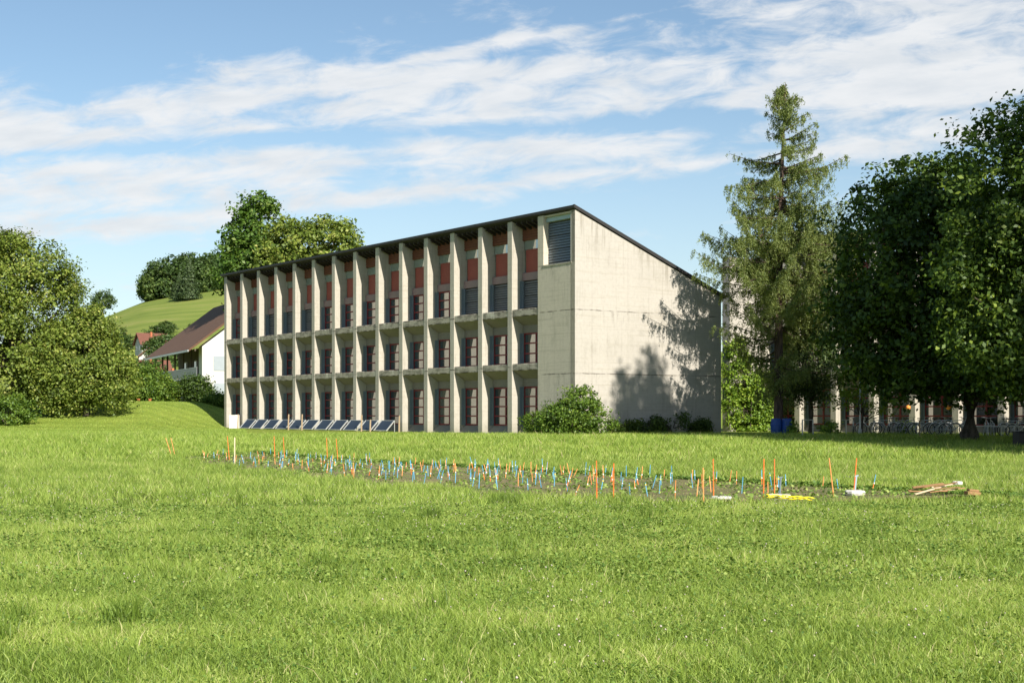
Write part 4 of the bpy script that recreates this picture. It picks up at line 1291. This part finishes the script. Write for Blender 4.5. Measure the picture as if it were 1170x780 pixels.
for nm, (h, w, ms, tp, spl), lab, grp in kinds:
    o = slat(h, w, ms, tp, split=spl).build(nm, [M[q] for q in ms]); tag(o, lab, 'marker stake', grp); proto.append([o, False])
rr = random.Random(21)
cnt = 0
nrow = 9
for i in range(40):
    for j in range(nrow):
        a = 2.0 + i * .78 + rr.uniform(-.25, .25); b_ = .45 + j * .74 + rr.uniform(-.2, .2)
        lim = float(plim(a)) - .2
        if b_ > lim or a > PL - 1: continue
        if cnt > 285 or rr.random() < (.40 if a < 6 else .03 if a < 20 else .05 + (a - 20) * .05): continue
        x = PLOT0[0] + a * U1[0] - b_ * U2[0]; y = PLOT0[1] + a * U1[1] - b_ * U2[1]
        k = rr.choices(range(6), [5, 4, 4, 4, 4, 1.5])[0]
        if not proto[k][1]: o = proto[k][0]; proto[k][1] = True
        else: o = proto[k][0].copy(); col.objects.link(o)
        o.location = (x, y, tz(x, y) + .01)
        o.rotation_euler = (rr.gauss(0, .11), rr.gauss(0, .13), rr.uniform(-.6, .6))
        s_ = rr.uniform(.7, 1.15) * (1 if a < 16 else .8); o.scale = (.58, .58, s_ * .84)
        cnt += 1
print('stakes', cnt)

tall = [  # foot px, foot py, top px, top py, label
    (196, 521, 189, 500, 'leftmost of the tall orange stakes, leaning left'), (200, 521, 195, 500, 'second tall orange stake from the left, leaning left'),
    (262, 526, 259.5, 498, 'thin dark orange stake just left of the pale wooden lath'), (314, 524, 313, 498, 'left one of the pair of orange stakes right of the pale lath'),
    (325, 524, 323.5, 499, 'right one of the pair of orange stakes right of the pale lath'), (374, 526, 373, 500, 'left one of the orange stake pair before the solar panels'),
    (386, 527, 384, 501, 'right one of the orange stake pair before the solar panels'),
    (682, 571, 681.5, 526, 'left one of the tall orange stake pair below the corner bush'), (701, 570, 701.3, 529, 'right one of the tall orange stake pair below the corner bush'),
    (804, 574, 803.5, 534, 'shorter light orange stake near the first pale slab'), (815.5, 569, 815, 524, 'tall thin dark orange stake near the first pale slab'),
    (872.5, 571, 873, 524, 'tall orange stake left of the yellow band'), (885, 568, 885, 524, 'tall orange stake behind the slab with the yellow band'),
    (953, 569, 947.5, 523, 'tall light orange stake leaning left near the wood pile'), (975.5, 566, 979, 523, 'tall orange stake leaning right at the rightmost slab')]
for k, (fx, fy, tx, ty, lab) in enumerate(tall):
    p = Vector(gp(fx, fy))
    h = (fy - ty) / 1600 * p.y; dx = (tx - fx) / 1600 * p.y
    mb = MB(); w = .0115
    mb.tube([(-dx * .1, 0, -.1), (dx * .5, 0, h * .5), (dx, 0, h)], [w, w, w * .9], 6)
    o = mb.build('orange_stake', M['orange2' if 'light' in lab or k < 2 else 'orange']); o.location = p
    tag(o, lab, 'stake', 'tall orange stakes around the strip')
p = Vector(gp(268, 531)); h = 32 / 1600 * p.y
o = slat(h, .034, ['lath'], th=.02).build('wooden_lath', M['lath']); o.location = p
tag(o, 'pale wooden lath standing upright at the left end of the strip', 'lath')


def blob_slab(rx, ry, h, seed):
    mb = MB(); rr = random.Random(seed); n = 18
    prof = [(.92, 0), (1.0, h * .4), (.97, h * .85), (.85, h)]
    ra = [rr.uniform(.88, 1.1) for _ in range(n)]
    rings = []
    for (s, z) in prof:
        rings.append(len(mb.v))
        for i in range(n):
            a = 2 * math.pi * i / n
            mb.v.append((math.cos(a) * rx * s * ra[i], math.sin(a) * ry * s * ra[i], z + rr.uniform(-.004, .004)))
    for a, b_ in zip(rings, rings[1:]):
        for i in range(n): mb.f.append((a + i, a + (i + 1) % n, b_ + (i + 1) % n, b_ + i)); mb.mi.append(0)
    mb.f.append(tuple(rings[-1] + i for i in range(n))); mb.mi.append(0)
    return mb


for k, (px, py, rx, lab) in enumerate([(890, 572, .22, 'pale round slab under the grey pole beside the yellow band'), (976.5, 567, .19, 'pale round slab at the foot of the rightmost orange stake'), (824, 572, .19, 'low pale slab half hidden in grass at the stakes')]):
    o = blob_slab(rx, .22, .09 if k < 2 else .055, k).build('stone_slab', M['stone'], smooth=False); p = gp(px, py); o.location = (p[0], p[1], p[2] + .03)
    tag(o, lab, 'slab', 'pale slabs beside the strip')
for k, (px, py, hh, dx, lab) in enumerate([(891, 570, .30, .02, 'short dark grey pole rising from the slab near the yellow band'), (977, 566, .28, .03, 'short pale blue pole rising from the rightmost slab')]):
    p = gp(px, py); mb = MB(); mb.tube([(0, 0, 0), (dx, 0, hh)], .018, 8); mb.tube([(dx - .03, 0, hh), (dx + .04, 0, hh + .015)], .016, 6)
    o = mb.build('marker_pole', M['jamb_and_shade'] if k == 0 else M['shutterbox']); o.location = (p[0], p[1], p[2] + .1)
    tag(o, lab, 'pole')
# yellow band lying in loops on the grass
p = gp(900, 577); mb = MB()
for q in range(3):
    pts = []
    for s in range(16):
        u = s / 15
        pts.append((-.36 + u * .78, .10 * math.sin(u * 5 + q * 1.3) - .12 + q * .10, .16 - .04 * u + .03 * math.sin(u * 9 + q * 2)))
    mb.tube(pts, .013, 5)
o = mb.build('yellow_rope', M['yellow'], smooth=True); o.location = p
tag(o, 'yellow rope lying loosely on the grass before the slab', 'rope')
# wood pile
p = gp(1078, 567); rr = random.Random(5)
pc = at(1078, p[1])
for k in range(9):
    L = [.85, .8, .7, .75, .6, .65, .5, .8, .45][k]
    mb = MB(); mb.box(-L / 2, L / 2, -.025, .025, -.010, .010)
    o = mb.build('wood_plank', M['plank' if k % 3 else 'lath'])
    o.location = (p[0] - .12 + rr.uniform(-.18, .18), p[1] + rr.uniform(-.22, .25), p[2] + .10 + .034 * (k // 2))
    o.rotation_euler = (rr.gauss(0, .12), rr.uniform(-.28, .02), rr.uniform(-.5, .5))
    tag(o, 'thin orange brown plank in the loose wood pile at the right end of the strip' if k % 3 else 'thin pale plank in the loose wood pile at the right end of the strip', 'plank',
        'orange brown planks of the pile' if k % 3 else 'pale planks of the pile')
mb = MB(); mb.box(-.14, .14, -.08, .08, 0, .07); mb.box(-.10, .11, -.06, .07, .072, .115)
o = mb.build('wood_block', M['plank'], bevel=.01); o.location = (p[0] + .55, p[1] - .05, p[2] + .03); o.rotation_euler = (0, .1, .2)
tag(o, 'short chunky brown wood block right of the plank pile', 'wood block')
o = blob_slab(.10, .1, .06, 8).build('stone_lump', M['stone']); o.location = (p[0] + .25, p[1] - .1, p[2] + .24)
tag(o, 'pale lump lying on top of the plank pile', 'stone')

# ------------------------------------------------------------------ things under the trees on the right
for k, (px, lab) in enumerate([(887, 'left one of the two blue barrels beside the larch trunk'), (897, 'right one of the two blue barrels beside the larch trunk')]):
    r_ = thing('blue_barrel', lab, 'barrel', at(px + (2 if k else 0), 77), .3 * k, 'blue barrels by the larch')
    mb = MB(); mb.tube([(0, 0, 0), (0, 0, .05), (0, 0, .3), (0, 0, .32), (0, 0, .6), (0, 0, .62), (0, 0, .84), (0, 0, .88)], [.24, .28, .30, .315, .315, .30, .28, .26], 18)
    mb.build('drum', M['binblue'], r_)
    mb = MB(); mb.tube([(0, 0, .881), (0, 0, .92)], [.27, .25], 18); mb.build('lid', M['binblue'], r_)
for k, (px, Y, tw_, lab) in enumerate([(917, 74, .12, 'thin white steel post with a short crossbar left of the shrub'), (929, 74, -.3, 'thin white steel post with a bar pointing left'), (967, 74, .5, 'dark steel post with a wide crossbar left of the lamp pole'), (1051, 71, .16, 'wooden looking post with a small cap before the bicycles')]):
    mb = MB(); mb.box(-.03, .03, -.03, .03, -.2, .84)
    if k == 0: mb.box(-.03, .25, -.025, .025, .842, .88)
    if k == 1: mb.box(-.28, .03, -.025, .025, .842, .88)
    if k == 2: mb.box(-.25, .28, -.025, .025, .842, .88)
    if k == 3: mb.box(-.09, .09, -.04, .04, .842, .88)
    o = mb.build('bar_post', M['metal'] if k < 3 else M['wood']); o.location = at(px, Y)
    tag(o, lab, 'post')
lp = thing('lamp_pole', 'slim pale lamp pole rising into the young maple branches', 'street lamp', at(983, 76))
mb = MB(); mb.tube([(0, 0, -.2), (0, 0, 2.6), (0, 0, 3.4)], [.05, .045, .04], 10); mb.build('pole', M['white'], lp)
mb = MB(); mb.tube([(0, 0, 0), (0, 0, .34)], [.11, .10], 10); mb.build('base', M['stone'], lp)
mb = MB(); mb.tube([(0, 0, 3.4), (0, 0, 3.44), (0, 0, 3.66), (0, 0, 3.70)], [.06, .19, .17, .08], 14); mb.build('lamp_head', M['white'], lp)
bn = thing('litter_bin', 'black rectangular bin cut off by the right photo edge', 'bin', at(1168, 60), .2)
mb = MB(); mb.box(-.3, .3, -.25, .25, .02, .60); mb.build('body', M['dark'], bn, bevel=.02)
mb = MB(); mb.box(-.32, .32, -.27, .27, .605, .65); mb.build('lid', M['dark'], bn, bevel=.01)


def bicycle():
    r_ = thing('bicycle', 'x', 'bicycle')
    for cx in (-.52, .52):
        w = MB(); w.ring((cx, 0, .34), .325, .022, 24, 5); wo_ = w.build('wheel', M['tyre'], r_)
        rm = MB(); rm.ring((cx, 0, .34), .295, .012, 24, 4)
        for s in range(8):
            a = s * math.pi / 4; rm.tube([(cx, 0, .34), (cx + .29 * math.cos(a), 0, .34 + .29 * math.sin(a))], .005, 4, cap=False)
        rm.build('rim', M['alu'], wo_)
    f = MB()
    bb_, st_, hd, hd2, rw, fw = (-.08, 0, .30), (-.22, 0, .80), (.34, 0, .84), (.37, 0, .70), (-.52, 0, .34), (.52, 0, .34)
    for a, b_ in ((bb_, st_), (st_, hd), (bb_, hd2), (bb_, rw), (st_, rw), (hd, fw)): f.tube([a, b_], .022, 6)
    f.build('frame', M['alu'], r_)
    h = MB(); h.tube([(.34, 0, .84), (.32, 0, .98)], .016, 6); h.tube([(.24, -.28, 1.0), (.33, -.1, .98), (.33, .1, .98), (.24, .28, 1.0)], .014, 6); h.build('handlebar', M['metal'], r_)
    s = MB(); s.prism_y([(-.36, .90), (-.10, .90), (-.08, .93), (-.34, .95)], -.06, .06); s.tube([(-.22, 0, .78), (-.23, 0, .91)], .014, 6); s.build('saddle', M['dark'], r_)
    c = MB(); c.tube([(-.08, .05, .30), (.02, .07, .17)], .012, 5); c.tube([(-.08, -.05, .30), (-.18, -.07, .43)], .012, 5); c.ring((-.08, .04, .30), .09, .01, 14, 4); c.build('pedals', M['metal'], r_)
    m_ = MB()
    for cx in (-.52, .52):
        pts = [(cx + .37 * math.cos(a), 0, .34 + .37 * math.sin(a)) for a in np.linspace(.5, 2.7, 8)]; m_.tube(pts, .02, 4)
    m_.build('mudguards', M['white'], r_)
    return r_


bk = bicycle()
bike_px = [975, 994, 1003, 1012, 1022, 1031, 1040, 1056, 1064, 1072, 1081, 1092, 1103, 1126, 1135, 1148, 1158, 1166]
rr = random.Random(3)
for k, px in enumerate(bike_px):
    o = bk if k == 0 else copy_tree(bk)
    o.location = at(px, 79 - (px - 975) * .038 + rr.uniform(-.3, .3), 0); o.rotation_euler = (rr.uniform(-.12, .12), 0, rr.choice([.3, .9, 1.2, -.2, 2.7]) + rr.uniform(-.2, .2))
    o['group'] = 'bicycles parked before the rear wing'
    o['label'] = 'silver bicycle parked in the dense row before the rear wing, under the dark maple'
bk['label'] = 'leftmost bicycle parked alone near the lamp pole'
rk = MB()
pA = Vector(at(1100, 73.5)); pB = Vector(at(1175, 71))
rk.tube([pA + Vector((0, 0, .55)), pB + Vector((0, 0, .55))], .025, 6)
for s in range(6):
    q = pA.lerp(pB, s / 5); rk.tube([q, q + Vector((0, 0, .55))], .022, 6)
o = rk.build('bike_rack', M['white']); tag(o, 'low white tubular bicycle rack right of the thick maple trunk', 'bike rack')
for k, (px, lab) in enumerate([(1038, 'left'), (1084, 'middle'), (1132, 'right')]):
    dY = 82.5
    x = (px - 585) / 1600 * dY
    lt = thing('pendant_lamp', '%s one of the three small orange globe lamps at the rear wing windows' % lab, 'lamp', (x, dY, 2.0), 0, 'orange globe lamps of the rear wing')
    mb = MB(); n = 12
    mb.tube([(0, 0, -.14), (0, 0, -.10), (0, 0, 0), (0, 0, .10), (0, 0, .14)], [.02, .11, .15, .11, .02], 12); mb.build('globe', M['lamp_orange'], lt, smooth=True)
    mb = MB(); mb.tube([(0, 0, .14), (0, 0, 1.0)], .012, 6); mb.build('cord', M['dark'], lt)
